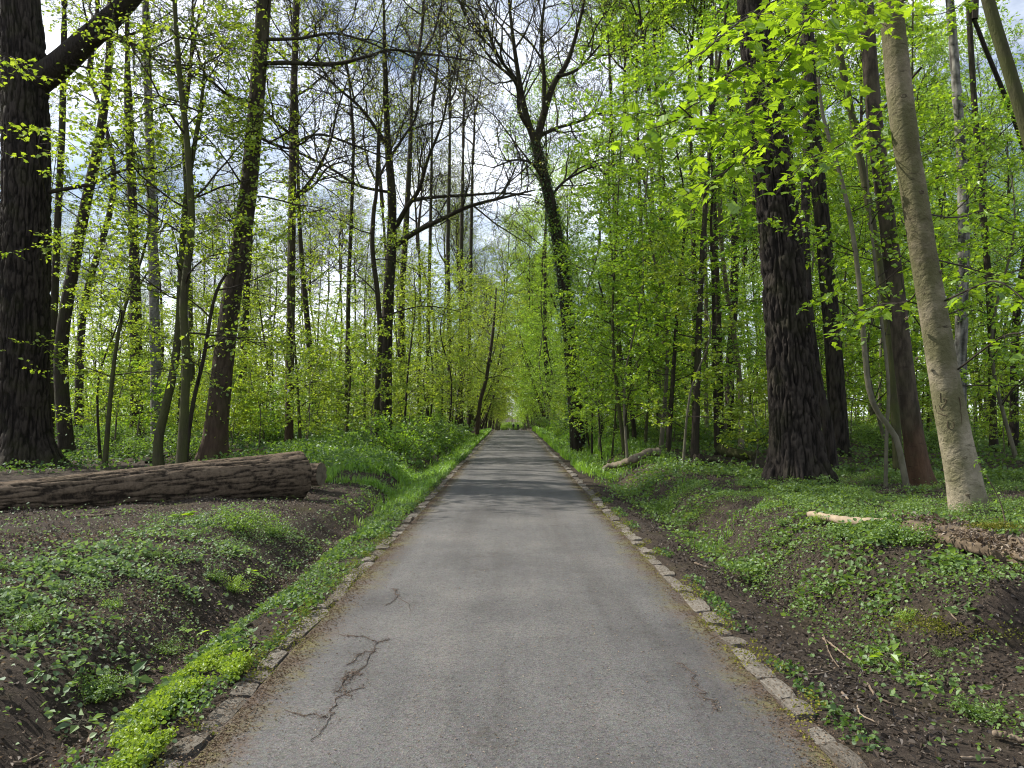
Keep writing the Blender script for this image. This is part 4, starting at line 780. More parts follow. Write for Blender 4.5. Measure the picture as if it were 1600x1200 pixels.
for k, (px, py, sz) in enumerate([(1519,775,.045), (1416,498,.022), (1470,425,.03), (1440,300,.028), (1412,150,.03), (1508,715,.02), (1432,560,.018)]):
    c_ = on_trunk(px, py, axB, rrB, ftB, .0); i_ = int(np.argmin(np.linalg.norm(axB - c_, axis=1))); nrm = c_ - axB[i_]; nrm[2] = 0; nrm = norm(nrm); e1 = np.array([-nrm[1], nrm[0], 0]); e2 = np.array([0, 0, 1.]); rg2 = np.random.RandomState(700 + k); a_ = np.arange(14) * 2 * pi / 14; b = Buf()
    w_ = 1 + .14 * rg2.normal(0, 1, 14); rings = [c_ + nrm * h_ + (np.cos(a_)[:, None] * e1 + np.sin(a_)[:, None] * e2 * .75) * (sz * f_ * w_)[:, None] for f_, h_ in ((1.5, -.012), (1.05, .008), (.75, .009), (.5, .001), (.2, -.004))]
    b.add(np.concatenate(rings), np.concatenate([np.stack([g*14 + np.arange(14), g*14 + (np.arange(14)+1) % 14, (g+1)*14 + (np.arange(14)+1) % 14, (g+1)*14 + np.arange(14)], 1) for g in range(4)])); b.add(rings[-1], np.arange(14)[None]); obj("knot", b.mesh("knot", [BARK_KNOT]), rB)
def paint_stripe():
    b = Buf(); v = []
    for k, py in enumerate(np.linspace(604, 622, 7)):
        for px in (448.2 + .4*(k % 2), 450.2, 452.0): v.append(on_trunk(px, py, ax7, rr7, ft7, .02))
    b.add(np.array(v), np.array([[3*k + j, 3*k + j + 1, 3*k + j + 4, 3*k + j + 3] for k in range(6) for j in range(2)]))
    obj("paint_mark", b.mesh("paint_mark", [PAINT_W]), r7)["label"] = "short white paint stripe"
paint_stripe()

# maple sprays of large leaves hanging in front of the furrowed oak, on limbs of the pale trunk
def spray(root, foot, path3, r0, seed, n_side, leaf, lsz, ltw=(.5, 1.1), nl=8):
    rng = np.random.RandomState(seed); b = Buf(); q = smooth_line(np.array(path3), 22); rr = np.linspace(r0, .006, 22); tube(b, q - foot, rr, 7)
    P, D, Z = [], [], []
    for k in range(n_side):
        t = .22 + .78 * (k + rng.rand()) / n_side; i = min(int(t * 21), 20); p = q[i]; ax = norm(q[i+1] - q[i])
        sd = norm(np.cross(ax, [0, 0, 1])) * (1 if k % 2 else -1); d = norm(ax * rng.uniform(.3, .9) + sd * rng.uniform(.5, 1) + np.array([0, 0, rng.uniform(-.45, .25)]))
        L = rng.uniform(*ltw); s = np.linspace(0, 1, 6)[:, None]; tw = p + d * L * s + np.array([0, 0, -.28]) * L * s**2 + rng.normal(0, .02, (6, 3)) * s
        tube(b, tw - foot, np.linspace(.006, .002, 6), 4, 0, None, False)
        for j in range(nl):
            f = .2 + .8 * (j + rng.rand()) / nl; w = f * 5; i2 = min(int(w), 4); pp = tw[i2] + (tw[i2+1] - tw[i2]) * (w - i2)
            a = rng.rand() * 6.28; pe = np.array([cos(a), sin(a), -.2]) * rng.uniform(.05, .12)
            tube(b, np.array([pp, pp + pe * .6 + [0, 0, .01], pp + pe]) - foot, [.0016]*3, 3, 0, None, False)
            P.append(pp + pe - foot); D.append(norm(pe + d * .05 + np.array([0, 0, -.05]))); Z.append(rng.uniform(*lsz))
    me = b.mesh("leafy_branch", [BARK_TWIG], False); br = obj("leafy_branch", me, root)
    for p, d, z in zip(P, D, Z): SPRAY.append((br, leaf, np.array(p), d, z, float(np.linalg.norm(np.array(p) + foot - np.array([0, 0, CAM_H])))))
SPRAY = []
for k, (pix, ys) in enumerate([
    ([(1440,-40),(1340,45),(1240,85),(1150,110),(1075,150)], (9.2, 8.6, 7.8, 7.0, 6.4)),
    ([(1405,-60),(1280,-20),(1180,20),(1110,60),(1050,110)], (9.2, 8.2, 7.6, 7.0, 6.6)),
    ([(1240,85),(1190,150),(1130,200),(1065,225),(1015,190)], (7.8, 7.4, 7.0, 6.7, 6.4)),
    ([(1225,90),(1215,160),(1170,220),(1120,265),(1080,300)], (7.9, 7.4, 7.1, 6.9, 6.7)),
    ([(1405,-60),(1310,10),(1250,20),(1215,60),(1185,120)], (9.2, 7.7, 7.2, 6.8, 6.5)),
    ([(1395,130),(1340,190),(1300,230),(1262,255),(1225,270)], (9.2, 9.6, 9.4, 9.1, 8.8))]):
    spray(rB, ftB, [at(px + 45, py - 25, y) for (px, py), y in zip(pix, ys)], .014 if k else .022, 300 + k, [24, 24, 21, 18, 18, 12][k], LEAF_MAPLE, (.085, .145), (.3, .7), 9)
for k, (pix, ys) in enumerate([([(1447,430),(1420,470),(1380,475),(1350,485),(1318,500)], (9.3, 10.2, 10.6, 10.8, 11)), ([(1455,480),(1520,450),(1560,440),(1605,470),(1640,480)], (9.3, 8.6, 8.0, 7.8, 7.7)), ([(1440,400),(1500,415),(1560,430),(1600,420)], (9.3, 10.5, 11, 11.4)), ([(1480,590),(1560,530),(1600,520),(1630,515)], (9.3, 8.3, 8.0, 7.8)), ([(1430,330),(1490,340),(1540,330),(1580,350)], (9.3, 10.4, 11.2, 11.6))]):
    spray(rB, ftB, [at(px, py, y) for (px, py), y in zip(pix, ys)], .012, 320 + k, [10, 6, 8, 5, 7][k], LEAF_MAPLE, (.09, .15), (.3, .65), 7)
spray(r_, ft_, [at(70, 300, 20), at(60, 240, 17), at(70, 200, 15.5), at(100, 215, 14.5)], .02, 340, 14, LEAF_LEFT, (.08, .13), (.6, 1.3), 9)
spray(r_, ft_, [at(60, 130, 20), at(40, 110, 16), at(20, 90, 15), at(-20, 80, 14.5)], .02, 341, 12, LEAF_LEFT, (.08, .13), (.6, 1.3), 9)

def hang_leaves():
    """the 300 nearest maple leaves one by one, the rest of each branch joined"""
    rng = np.random.RandomState(350); SPRAY.sort(key=lambda r: r[5]); from mathutils import Matrix; var = {}
    for lm in {r[1] for r in SPRAY}:
        var[lm] = []
        for k in range(8):
            b = Buf(); leaf_maple(b, np.zeros((1, 3)), np.array([[0, 1., 0]]), np.array([1.]), rng, 0, 1.0); var[lm].append(b.mesh("leaf", [lm], False))
    for br, lm, p, d, z, _ in SPRAY[:300]:
        nr = norm(np.array([0, 0, .70]) + rng.normal(0, .30, 3)); a = norm(d - nr * (d @ nr)); sd_ = np.cross(nr, a) * -1
        o = obj("leaf", var[lm][rng.randint(8)], br); M = Matrix.Identity(4)
        for r in range(3): M[r][0], M[r][1], M[r][2], M[r][3] = -sd_[r] * z, a[r] * z, nr[r] * z, p[r]
        o.matrix_local = M
    rest = {}
    for r in SPRAY[300:]: rest.setdefault(r[0].name, []).append(r)
    for k, rs in rest.items():
        b = Buf(); leaf_maple(b, np.array([r[2] for r in rs]), np.array([r[3] for r in rs]), np.array([r[4] for r in rs]), rng, 0, .70)
        obj("foliage", b.mesh("foliage", [rs[0][1]], False), rs[0][0])["kind"] = "stuff"
hang_leaves()

# ------------------------------------------------------------------ the rest of the wood: individuals in loops
rngF = np.random.RandomState(77)
def free(x, y, r):
    return all((x - a)**2 + (y - b)**2 > (r + c)**2 for a, b, c in USED)
def visible(x, y, m=2.5): return y > 4 and abs(x) < .69 * y + m
def blocked(x, y):
    """keep the sight lines to the near trunks and the log open"""
    px = 800 + x / y * F_PX
    return (y < 17 and (x < 0 or px > 1180)) or (x > 5 and y < 70 and px < 985)
GROUPS = {}
def place_trunk_crown(name, label, cat, group, x, y, trunk, crown, cz, sc, rz, tilt):
    g = float(ground_z(x, y)); t = thing(name, label, cat, (x, y, g), rz, group); t.rotation_euler = (tilt[0], tilt[1], rz); t.scale = (sc,) * 3
    obj("trunk", trunk, t)
    if crown is not None: obj("crown", crown, t, cz)
TALL = []
for k in range(5):
    me, ax, rr = stem_mesh("trunk", 13 + k, .10 + .028 * k, 400 + k, [BARK_DARK, BARK_GREEN, BARK_OAK, BARK_DARK, BARK_DARK][k], lean=.8, r1=.07, sides=10, flare=.5, n=20)
    TALL.append((me, tuple(ax[-1])))
def fill(n, sgn, xr, yr, kind, mind, seed, power=1.0):
    rng = np.random.RandomState(seed); c = 0; tries = 0
    while c < n and tries < n * 60:
        tries += 1; y = yr[0] + (yr[1] - yr[0]) * rng.rand()**power; x = sgn * (xr[0] + (xr[1] - xr[0]) * rng.rand()**1.15)
        if not visible(x, y) or blocked(x, y) or not free(x, y, mind): continue
        USED.append((x, y, mind * .6)); c += 1; kind(x, y, rng)
def side_word(x): return "left" if x < 0 else "right"
def dist_word(y): return "near" if y < 40 else ("halfway along" if y < 75 else "far down")
def k_tall(x, y, rng):
    i = rng.randint(5); me, tp = TALL[i]; cr = (CROWN_L if x < 0 else CROWN_R); w = side_word(x)
    place_trunk_crown("tree", f"tall dark trunk {dist_word(y)} in the wood {w} of the path", "tree", f"tall trees {dist_word(y)} in the {w} wood", x, y, me, cr[rng.randint(len(cr))], tp, rng.uniform(.85, 1.25), rng.rand() * 6.28, rng.normal(0, .03, 2))
def k_under(x, y, rng):
    V = U_L if x < 0 else U_R; i = rng.randint(len(V)); w = side_word(x)
    place_trunk_crown("understorey_tree", f"slender leafy young tree {dist_word(y)} under the tall trees {w} of the path", "tree", f"young trees {dist_word(y)} in the {w} wood", x, y, V[i][0], V[i][1], (0, 0, 0), rng.uniform(.75, 1.2) * (.55 if x > 0 and y < 62 and x / y * F_PX < 165 else 1.0), rng.rand() * 6.28, rng.normal(0, .05, 2))
def k_sap(x, y, rng):
    i = rng.randint(5); w = side_word(x)
    place_trunk_crown("sapling", f"small leafy sapling {dist_word(y)} on the forest floor {w} of the path", "sapling", f"saplings {dist_word(y)} in the {w} wood", x, y, S_A[i][0], S_A[i][1], (0, 0, 0), rng.uniform(.7, 1.3), rng.rand() * 6.28, rng.normal(0, .06, 2))
def k_shrub(x, y, rng):
    i = rng.randint(4); w = side_word(x)
    tag(obj("bramble_shrub", SHRUBS[i], None, (x, y, float(ground_z(x, y)) - .03), (0, 0, rng.rand() * 6.28), rng.uniform(.7, 1.35)), f"low bramble shrub {dist_word(y)} at the edge of the wood {w} of the path", "shrub", f"bramble shrubs {dist_word(y)} {w} of the path")
fill(62, -1, (6, 75), (26, 130), k_tall, 1.8, 1)
fill(85, 1, (5.5, 75), (24, 130), k_tall, 1.5, 2)
fill(15, -1, (3.6, 8), (58, 215), k_tall, 1.3, 3); fill(24, 1, (3.6, 8), (58, 215), k_tall, 1.3, 4)
fill(95, 1, (3.9, 30), (17, 75), k_under, .8, 5); fill(46, 1, (2.9, 6.5), (38, 215), k_under, .7, 6)
fill(80, -1, (4.6, 45), (24, 90), k_under, .9, 7); fill(46, -1, (2.9, 6.5), (42, 215), k_under, .7, 8)
fill(90, -1, (4.5, 45), (21, 85), k_sap, .6, 9); fill(80, 1, (3.6, 28), (17.5, 75), k_sap, .6, 10)
fill(64, -1, (3.4, 24), (21, 75), k_shrub, .5, 11); fill(64, 1, (2.9, 22), (18.5, 72), k_shrub, .5, 12)
fill(16, 1, (2.5, 4.6), (19, 36), k_under, .7, 21); fill(12, -1, (3.0, 5.5), (34, 60), k_under, .7, 22); fill(3, -1, (8, 15), (19, 23), k_under, .8, 23)
for x_, y_ in ((2.75, 26.5), (3.3, 28.3), (3.7, 24.5), (3.0, 31)): k_under(x_, y_, rngF)
fill(50, -1, (4.6, 40), (23, 60), k_sap, .5, 31); fill(40, -1, (5, 40), (26, 75), k_shrub, .5, 32)
def k_arch(x, y, rng, lean=(.08, .24)):      # young trees leaning over the path into a tunnel
    V = U_L if x < 0 else U_R; i = rng.randint(len(V)); w = side_word(x)
    g = float(ground_z(x, y)); t = thing("arching_tree", f"young tree arching over the far path from the {w}", "tree", (x, y, g), 0, f"trees arching over the path from the {w}")
    t.rotation_euler = (rng.normal(0, .08), (-1 if x > 0 else 1) * rng.uniform(*lean), 0); t.scale = (rng.uniform(1.0, 1.5),) * 3
    obj("trunk", V[i][0], t); obj("crown", V[i][1], t)
for k in range(10): k_arch(-rngF.uniform(3.4, 4.6), 60 + 5 * k + rngF.normal(0, 1), rngF, (.20, .34)); k_arch(rngF.uniform(3.4, 4.6), 63 + 5 * k + rngF.normal(0, 1), rngF, (.16, .32))
for k in range(17): k_arch(-rngF.uniform(2.8, 4.4), 98 + 5.6 * k + rngF.normal(0, 2), rngF); k_arch(rngF.uniform(2.8, 4.4), 94 + 5.6 * k + rngF.normal(0, 2), rngF)
for k in range(26):
    x = -16 + 32 * k / 25 + rngF.normal(0, .4); y = 248 + rngF.normal(0, 9); i = rngF.randint(5); g = float(ground_z(x, y))
    t = thing("background_tree", "sunlit yellow green tree closing the far end of the path", "tree", (x, y, g), rngF.rand() * 6, "trees closing the end of the path"); t.scale = (rngF.uniform(1.6, 2.4),) * 3
    obj("trunk", U_R[i][0], t); obj("crown", (U_R + U_L)[rngF.randint(9)][1], t)
for k in range(22):
    x = -11 + k + rngF.normal(0, .3); y = 236 + rngF.normal(0, 4)
    tag(obj("bramble_shrub", SHRUBS[2], None, (x, y, float(ground_z(x, y)) - .05), (0, 0, k), 2.6), "tall shrub across the far end of the path", "shrub", "shrubs across the end of the path")

# far edge of the wood, one mass of foliage
def far_mass(sgn, seed):
    rng = np.random.RandomState(seed); n = 58000; y = rng.uniform(80, 150, n); x = sgn * np.maximum(rng.uniform(.05, .74, n) * y, 7 + 6 * rng.rand(n))
    h = 15 * rng.rand(n)**1.2 * (.35 + fbm(x * .12, y * .12, 3.0, 3)); k = rng.rand(n) < sstep(.38, .52, fbm(x * .3, y * .3, h * .35, 3)); x, y, h = x[k], y[k], h[k]
    a = rng.rand(len(x)) * 6.28; b = Buf()
    leaf_quads(b, np.stack([x, y, ground_z(x, y) + h], 1), np.stack([np.cos(a), np.sin(a), -.2 + 0*a], 1), rng.uniform(.20, .42, len(x)), rng, .4, .7, .12, 0)
    tag(obj("distant_foliage", b.mesh("distant_foliage", [LEAF_LEFT if sgn < 0 else LEAF_RIGHT], False)), f"far green foliage closing the view {side_word(sgn)} of the path", None, None, "stuff")
far_mass(-1, 501); far_mass(1, 502)

# ------------------------------------------------------------------ fallen wood
def log(name, label, p0, p1, r0, r1, m, seed, ridge=14, depth=.02, sides=64, step=.05, cut=WOOD_CUT, bend=.0, flat_end=True):
    p0, p1 = np.array(p0, float), np.array(p1, float); rng = np.random.RandomState(seed); mid = (p0 + p1) / 2
    d = p1 - p0; L = np.linalg.norm(d); dn = d / L; side = norm(np.cross(dn, [0, 0, 1.])); upv = np.cross(side, dn)
    root = thing(name, label, "log", mid - np.array([0, 0, r0]), 0); o = np.array(root.location)
    s = np.arange(0, L + 1e-6, step); a = np.arange(sides) * 2 * pi / sides; A, S_ = np.meshgrid(a, s)
    rr = (r0 + (r1 - r0) * S_ / L); cen = p0 + dn * S_[..., None] + upv * (bend * np.sin(S_ / L * pi))[..., None]
    c1 = noise3(np.cos(A) * rr * ridge, np.sin(A) * rr * ridge + seed, S_ * ridge * .13); c2 = noise3(np.cos(A) * rr * ridge * 2.3, np.sin(A) * rr * ridge * 2.3, S_ * ridge * .7)
    lump = .10 * (fbm(np.cos(A) * 1.2 + seed, np.sin(A) * 1.2, S_ * .9, 3) - .5)
    pl = sstep(.02, .32, np.abs(c1 - .5) * 2); r = rr * (1 + lump) + depth * 1.2 * (pl - .5 + .6 * (c2 - .5))
    v = cen + r[..., None] * (np.cos(A)[..., None] * side + np.sin(A)[..., None] * upv)
    k = len(s); i = (np.arange(k-1)[:, None] * sides + np.arange(sides)[None]).ravel(); j = (np.arange(k-1)[:, None] * sides + (np.arange(sides)[None]+1) % sides).ravel()
    b = Buf(); b.add(v.reshape(-1, 3) - o, np.stack([i, i + sides, j + sides, j], 1), 0, np.clip(pl * .8 + .4 * (c2 - .4), 0, 1).ravel()); obj("bark", b.mesh("bark", [m]), root)
    for e, sgn in ((0, -1), (k - 1, 1)):
        b = Buf(); rings = [1.0, .8, .55, .3, .1]; vv = []
        for f in rings:
            w = cen[e] + (v[e] - cen[e]) * f * (.985 if f == 1 else 1) + dn * sgn * (.006 + .02 * (1 - f) + rng.normal(0, .004, (sides, 1)))
            vv.append(w)
        vv = np.concatenate(vv) - o; q = []
        for g in range(len(rings) - 1): q.append(np.stack([g*sides + np.arange(sides), g*sides + (np.arange(sides)+1) % sides, (g+1)*sides + (np.arange(sides)+1) % sides, (g+1)*sides + np.arange(sides)], 1))
        b.add(vv, np.concatenate(q)); b.add(vv[-sides:], np.arange(sides)[None]); obj("cut_face", b.mesh("cut_face", [cut]), root)
    return root
BARK_LOG = bark_mat("log bark", (.036, .026, .018), (.215, .160, .110), .2, (.06, .06, .03), sc=17, stretch=1.0, bump=.9)
gA = on_ground(470, 782); gB = on_ground(0, 808)
YA, YB = gA[1] + .05, gB[1] + .2
pA = at(470, 742, YA); pB = at(-60, 785, YB)
rA = 37 * YA / F_PX; rBq = 24 * YB / F_PX
pA[2] = max(pA[2], float(ground_z(pA[0], pA[1])) + rA * .9)
lg = log("fallen_log", "long thick fallen trunk with furrowed bark lying across the left bank", pB, pA, rBq, rA, BARK_LOG, 3, 22, .015, 120, .045)
for k, (px, py, s) in enumerate([(80, 765, .10), (78, 790, .11), (205, 757, .09), (395, 742, .12)]):   # knots and torn bark on the log
    b = Buf(); rng = np.random.RandomState(600 + k); t = (px + 60) / 530; c = pB + (pA - pB) * t; rr_k = rBq + (rA - rBq) * t
    el = [.55, -.1, .7, .5][k]; dirv = np.array([.1, -cos(el), sin(el)]); a = np.arange(14) * 2 * pi / 14
    e1 = norm(pA - pB); e2 = np.cross(dirv, e1); rings = []
    for f, hgt in ((1.25, -.02), (1.0, .022), (.7, .03), (.45, .012), (.2, -.004)):
        rings.append(c + dirv * (rr_k + hgt) + (np.cos(a)[:, None] * e1 * 1.3 + np.sin(a)[:, None] * e2 * .8) * s * f * (1 + .15 * rng.normal(0, 1, 14))[:, None])
    vv = np.concatenate(rings) - np.array(lg.location); q = np.concatenate([np.stack([g*14 + np.arange(14), g*14 + (np.arange(14)+1) % 14, (g+1)*14 + (np.arange(14)+1) % 14, (g+1)*14 + np.arange(14)], 1) for g in range(4)])
    b.add(vv, q); b.add(vv[-14:], np.arange(14)[None]); obj("knot", b.mesh("knot", [BARK_LOG if k != 1 else WOOD_CUT]), lg)
Y2 = YA + 1.0; log("fallen_log", "shorter log peeping out behind the thick log's sawn end", at(330, 736, Y2 + .6), at(505, 741, Y2), 17 * Y2 / F_PX, 17 * Y2 / F_PX, BARK_LOG, 5, 15, .015, 48, .06)
q0, q1 = on_ground(1422, 838), on_ground(1640, 890); Yr = 8.4
log("rotten_log", "crumbling rotten log with torn bark at the pale trunk's foot", q0 + [0, 0, .06], q1 + [0, 0, .07], .085, .11, WOOD_ROT, 8, 16, .04, 48, .035, WOOD_ROT)
def chips(name, label, m, c, spread, n, size, seed):
    rng = np.random.RandomState(seed); x = c[0] + rng.normal(0, spread[0], n); y = c[1] + rng.normal(0, spread[1], n); z = c[2] + np.abs(rng.normal(0, spread[2], n)); a = rng.rand(n) * 6.28
    b = Buf(); leaf_quads(b, np.stack([x, y, z], 1), np.stack([np.cos(a), np.sin(a), rng.normal(0, .5, n)], 1), rng.uniform(*size, n), rng, .4, .5, .2, 0)
    tag(obj(name, b.mesh(name, [m], False)), label, None, None, "stuff")
pr0, pr1 = q0 + [.12, 0, .08], q1 + [-.2, 0, .08]
for k in range(5):
    c = pr0 + (pr1 - pr0) * k / 4.0; chips("debris", f"torn bark and dead leaves heaped on the rotten log, heap {['one','two','three','four','five'][k]} from its broken end", LITTER_M, c + [0, 0, .05], (.11, .06, .04), 150, (.025, .065), 610 + k)
chips("moss", "yellow moss tuft on the rotten log", MOSS_M, q0 + (q1 - q0) * .68 + [0, 0, .24], (.10, .05, .02), 500, (.012, .03), 620)
g_ = on_ground(1585, 1000); chips("moss", "olive moss on the worn scarp right of the path", MOSS_M, g_ + [-.1, .2, .02], (.28, .12, .03), 2500, (.012, .028), 621)
def stick(name, label, pix, r0, r1, m, seed, group=None, lift=.6, cat="branch", kids=0):
    pts = np.array([on_ground(px, py) for px, py in pix]); pts[:, 2] += r0 * lift
    rng = np.random.RandomState(seed); n = 6 * len(pix); q = smooth_line(pts, n); q += rng.normal(0, r0 * .12, q.shape); o = pts.mean(0)
    b = Buf(); rr = np.linspace(r0, r1, n) * (1 + rng.normal(0, .07, n)); rr[0] *= .55; tube(b, q - o, rr, 9 if r0 > .02 else 6)
    tag(obj(name, b.mesh(name, [m]), None, tuple(o)), label, cat, group); return q
stick("fallen_branch", "pale barkless branch lying on the leafy right bank", [(1262,815),(1300,824),(1340,831),(1390,834)], .036, .055, WOOD_PALE, 1, lift=2.6)
qf = stick("fallen_branch", "grey forked branch lying on the bank right of the path", [(942,746),(965,740),(990,733),(1012,722),(1030,722)], .075, .11, WOOD_CUT, 2, lift=3.2)
stick("fallen_log", "mossy log half hidden in plants beyond the forked branch", [(1125,715),(1150,722),(1178,727)], .14, .12, BARK_GREEN, 5, cat="log", lift=1.6)
stick("fallen_branch", "dark bent branch on the ground behind the mossy stem", [(228,725),(240,718),(262,712),(275,705)], .05, .035, BARK_DARK, 6, lift=.9)
stick("fallen_branch", "thin dead branch lying flat on the soil below the log", [(112,808),(140,807),(165,806),(184,803)], .018, .010, STICK_M, 7)
for k, (pix, r, lb) in enumerate([
    ([(1355,1070),(1368,1090),(1385,1100),(1402,1106)], .008, "bent twig on bare soil near the large kerb stone"), ([(1340,1105),(1346,1120),(1373,1133)], .006, "crooked twig on the trodden soil by the kerb"),
    ([(1285,1000),(1305,1015),(1330,1035)], .010, "brown stick at the foot of the right bank"), ([(1287,995),(1300,1030),(1325,1058)], .006, "thin curved twig running down from the right bank"),
    ([(1412,1046),(1435,1033),(1450,1022)], .006, "thin twig propped against the worn scarp"), ([(1552,1154),(1580,1162),(1605,1168)], .020, "short thick stick at the lower right corner"),
    ([(1500,1188),(1530,1189),(1553,1189)], .008, "straight twig at the bottom edge on dark soil"), ([(1315,1085),(1326,1097)], .008, "short pale twig near the third kerb stone"),
    ([(1250,1048),(1270,1056),(1300,1050)], .005, "faint twig across the trodden strip"), ([(1478,950),(1487,963),(1496,972)], .007, "pale broken twig among leaves on the right bank"),
    ([(365,995),(380,988),(393,982)], .022, "short dark chunk of branch in the left ditch"), ([(345,1032),(360,1026),(378,1008)], .010, "pale forked twig in the left ditch"),
    ([(137,1165),(145,1150),(170,1143),(195,1132)], .009, "bare curved root twig low in the left ditch"), ([(20,1197),(45,1192),(70,1178)], .008, "thin twig at the lower left corner"),
    ([(478,925),(482,910),(494,902),(488,896)], .008, "hooked pale twig above the left verge"), ([(1085,882),(1100,888),(1118,895)], .012, "light stick beside the dark soil right of the kerb"), ([(940,827),(954,826)], .006, "tiny dark twig lying on the asphalt")]):
    stick("twig", lb, pix, r, r * .6, STICK_M if k not in (10, 16) else BARK_DARK, 20 + k, "loose twigs on the ground", 1.6, "twig")
# uprooted rotten stump beside the huge oak
def stump(name, label, c, r, h, m, seed):
    rng = np.random.RandomState(seed); root = thing(name, label, "stump", c); b = Buf()
    sides = 40; s = np.linspace(-.1, h, 14); A, S_ = np.meshgrid(np.arange(sides) * 2 * pi / sides, s)
    hh = h * (.55 + .7 * fbm(np.cos(A[:1]) * 1.8 + seed, np.sin(A[:1]) * 1.8, 1.0, 3)); S2 = S_ * (hh / h)
    rr = r * (1 + .5 * np.exp(-np.maximum(S_, 0) / .25)) * (1 - .25 * S_ / h) * (.75 + .5 * fbm(np.cos(A) * 2, np.sin(A) * 2 + seed, S_ * 2, 3))
    v = np.stack([np.cos(A) * rr, np.sin(A) * rr, S2], -1).reshape(-1, 3); k = 14
    i = (np.arange(k-1)[:, None] * sides + np.arange(sides)[None]).ravel(); j = (np.arange(k-1)[:, None] * sides + (np.arange(sides)[None]+1) % sides).ravel()
    b.add(v, np.stack([i, j, j+sides, i+sides], 1)); inn = v[-sides:] * [.6, .6, .55]; b.add(np.vstack([v[-sides:], inn]), np.array([[q, (q+1) % sides, (q+1) % sides + sides, q + sides] for q in range(sides)])); b.add(inn, np.arange(sides)[None])
    obj("stump_wood", b.mesh("stump_wood", [m]), root)
    for q in range(5):
        a = rng.rand() * 6.28; L = rng.uniform(.5, 1.2); t = np.linspace(0, 1, 7); w = np.stack([np.cos(a) * (r*.6 + L*t), np.sin(a) * (r*.6 + L*t), .25*r + .35 * np.sin(t*2.5) * rng.uniform(.2, 1) - .25*t], 1) + rng.normal(0, .03, (7, 3))
        b = Buf(); tube(b, w, np.linspace(.07, .02, 7), 7); obj("root", b.mesh("root", [m]), root)
c = on_ground(102, 694); stump("tree_stump", "jagged rotten stump with torn roots beside the huge oak", c, .34, .75, WOOD_ROT, 3)
c = on_ground(1092, 732); stump("tree_stump", "small dark stump half buried in plants right of the path", c, .16, .35, BARK_DARK, 6)

# ------------------------------------------------------------------ small single plants
def seedling(name, label, px, py, h, nleaf, lsz, m, seed, maple=True, lift=0):
    rng = np.random.RandomState(seed); c = on_ground(px, py); root = thing(name, label, "plant", c); b = Buf()
    q = np.stack([rng.normal(0, .02, 4) * np.arange(4) / 3, rng.normal(0, .02, 4) * np.arange(4) / 3, np.linspace(-.03, h, 4)], 1); tube(b, q, np.linspace(.005, .003, 4), 5); obj("stem", b.mesh("stem", [BARK_STEM]), root)
    for k in range(nleaf):
        a = k * 2.4 + rng.rand(); p = np.array([[0, 0, h * (.55 + .45 * k / max(nleaf - 1, 1))]]) + q[-1] * [1, 1, 0]; d = np.array([[cos(a), sin(a), rng.uniform(-.1, .35)]])
        lb = Buf(); pp = p + d * .05
        tube(lb, np.vstack([p, p + d * .03 + [0, 0, .004], pp]), [.002] * 3, 4, 0)
        (leaf_maple(lb, pp, d, np.array([rng.uniform(*lsz)]), rng, 1, .8) if maple else leaf_quads(lb, pp, d, np.array([rng.uniform(*lsz)]), rng, .7, .5, .12, 1))
        obj("leaf", lb.mesh("leaf", [BARK_STEM, m], False), root)
seedling("maple_seedling", "large leaved pale maple seedling on the soil before the log", 290, 812, .10, 6, (.11, .18), LEAF_MAPLE, 1)
seedling("maple_seedling", "single yellow green maple leaf low on the left bank", 293, 1000, .10, 3, (.07, .11), LEAF_MAPLE, 2)
seedling("seedling", "upright broad leaved plant in the left ditch", 208, 1072, .09, 7, (.10, .15), LEAF_GROUND, 3, False)
seedling("seedling", "leafy plant at the bottom of the left ditch", 122, 1150, .09, 12, (.07, .11), LEAF_PALE, 4, False)
seedling("seedling", "narrow leaved tuft on dark soil of the left bank", 70, 1055, .05, 7, (.06, .09), LEAF_GROUND, 5, False)
seedling("nettle_plant", "bright nettle shoot below the worn scarp", 1388, 1045, .12, 9, (.06, .10), LEAF_MAPLE, 6, False)
seedling("seedling", "upright shoot on the leafy left bank", 165, 980, .08, 8, (.06, .09), LEAF_GROUND, 7, False)
seedling("seedling", "larger leaved plant near the worn scarp", 1520, 975, .08, 8, (.07, .10), LEAF_GROUND, 8, False)
seedling("seedling", "pale plant on the soil above the yellow cushion plants", 395, 1010, .06, 6, (.06, .09), LEAF_PALE, 9, False)
seedling("maple_seedling", "yellow green seedling at the right edge of the left bank", 395, 905, .09, 4, (.08, .12), LEAF_MAPLE, 10)
for k, (px, py, s, lb) in enumerate([(1412, 850, .32, "leafy green clump at the rotten log's broken end"), (375, 832, .38, "dark leafy clump on the left bank below the log"), (430, 838, .28, "small leafy clump at the end of the left bank")]):
    c = on_ground(px, py); tag(obj("plant_clump", SHRUBS[k % 2], None, tuple(c - [0, 0, .03]), (0, 0, k), s), lb, "plant")
rk = np.random.RandomState(88); CL = []
for k in range(40):
    for t in range(40):
        sg_ = -1 if k % 2 else 1; y = 3.4 + 11 * rk.rand()**1.3; x = sg_ * (2.55 + (.62 * y - .6) * rk.rand())
        if abs(x) < .66 * y and not (x < -2.6 and 9.6 < y < 13.5): break
    CL.append((x, y))
for side_, wd in ((-1, 'left'), (1, 'right')):
    for i, (x, y) in enumerate(sorted([c_ for c_ in CL if c_[0] * side_ > 0], key=lambda c_: c_[1])):
        tag(obj("plant_clump", SHRUBS[i % 4], None, (x, y, float(ground_z(x, y)) - .02), (0, 0, i), rk.uniform(.08, .19)), f"{ordinal(i + 1)} leafy weed clump on the {wd} bank, counting up the path", "plant", f"weed clumps on the {wd} bank")
c = on_ground(1575, 838)
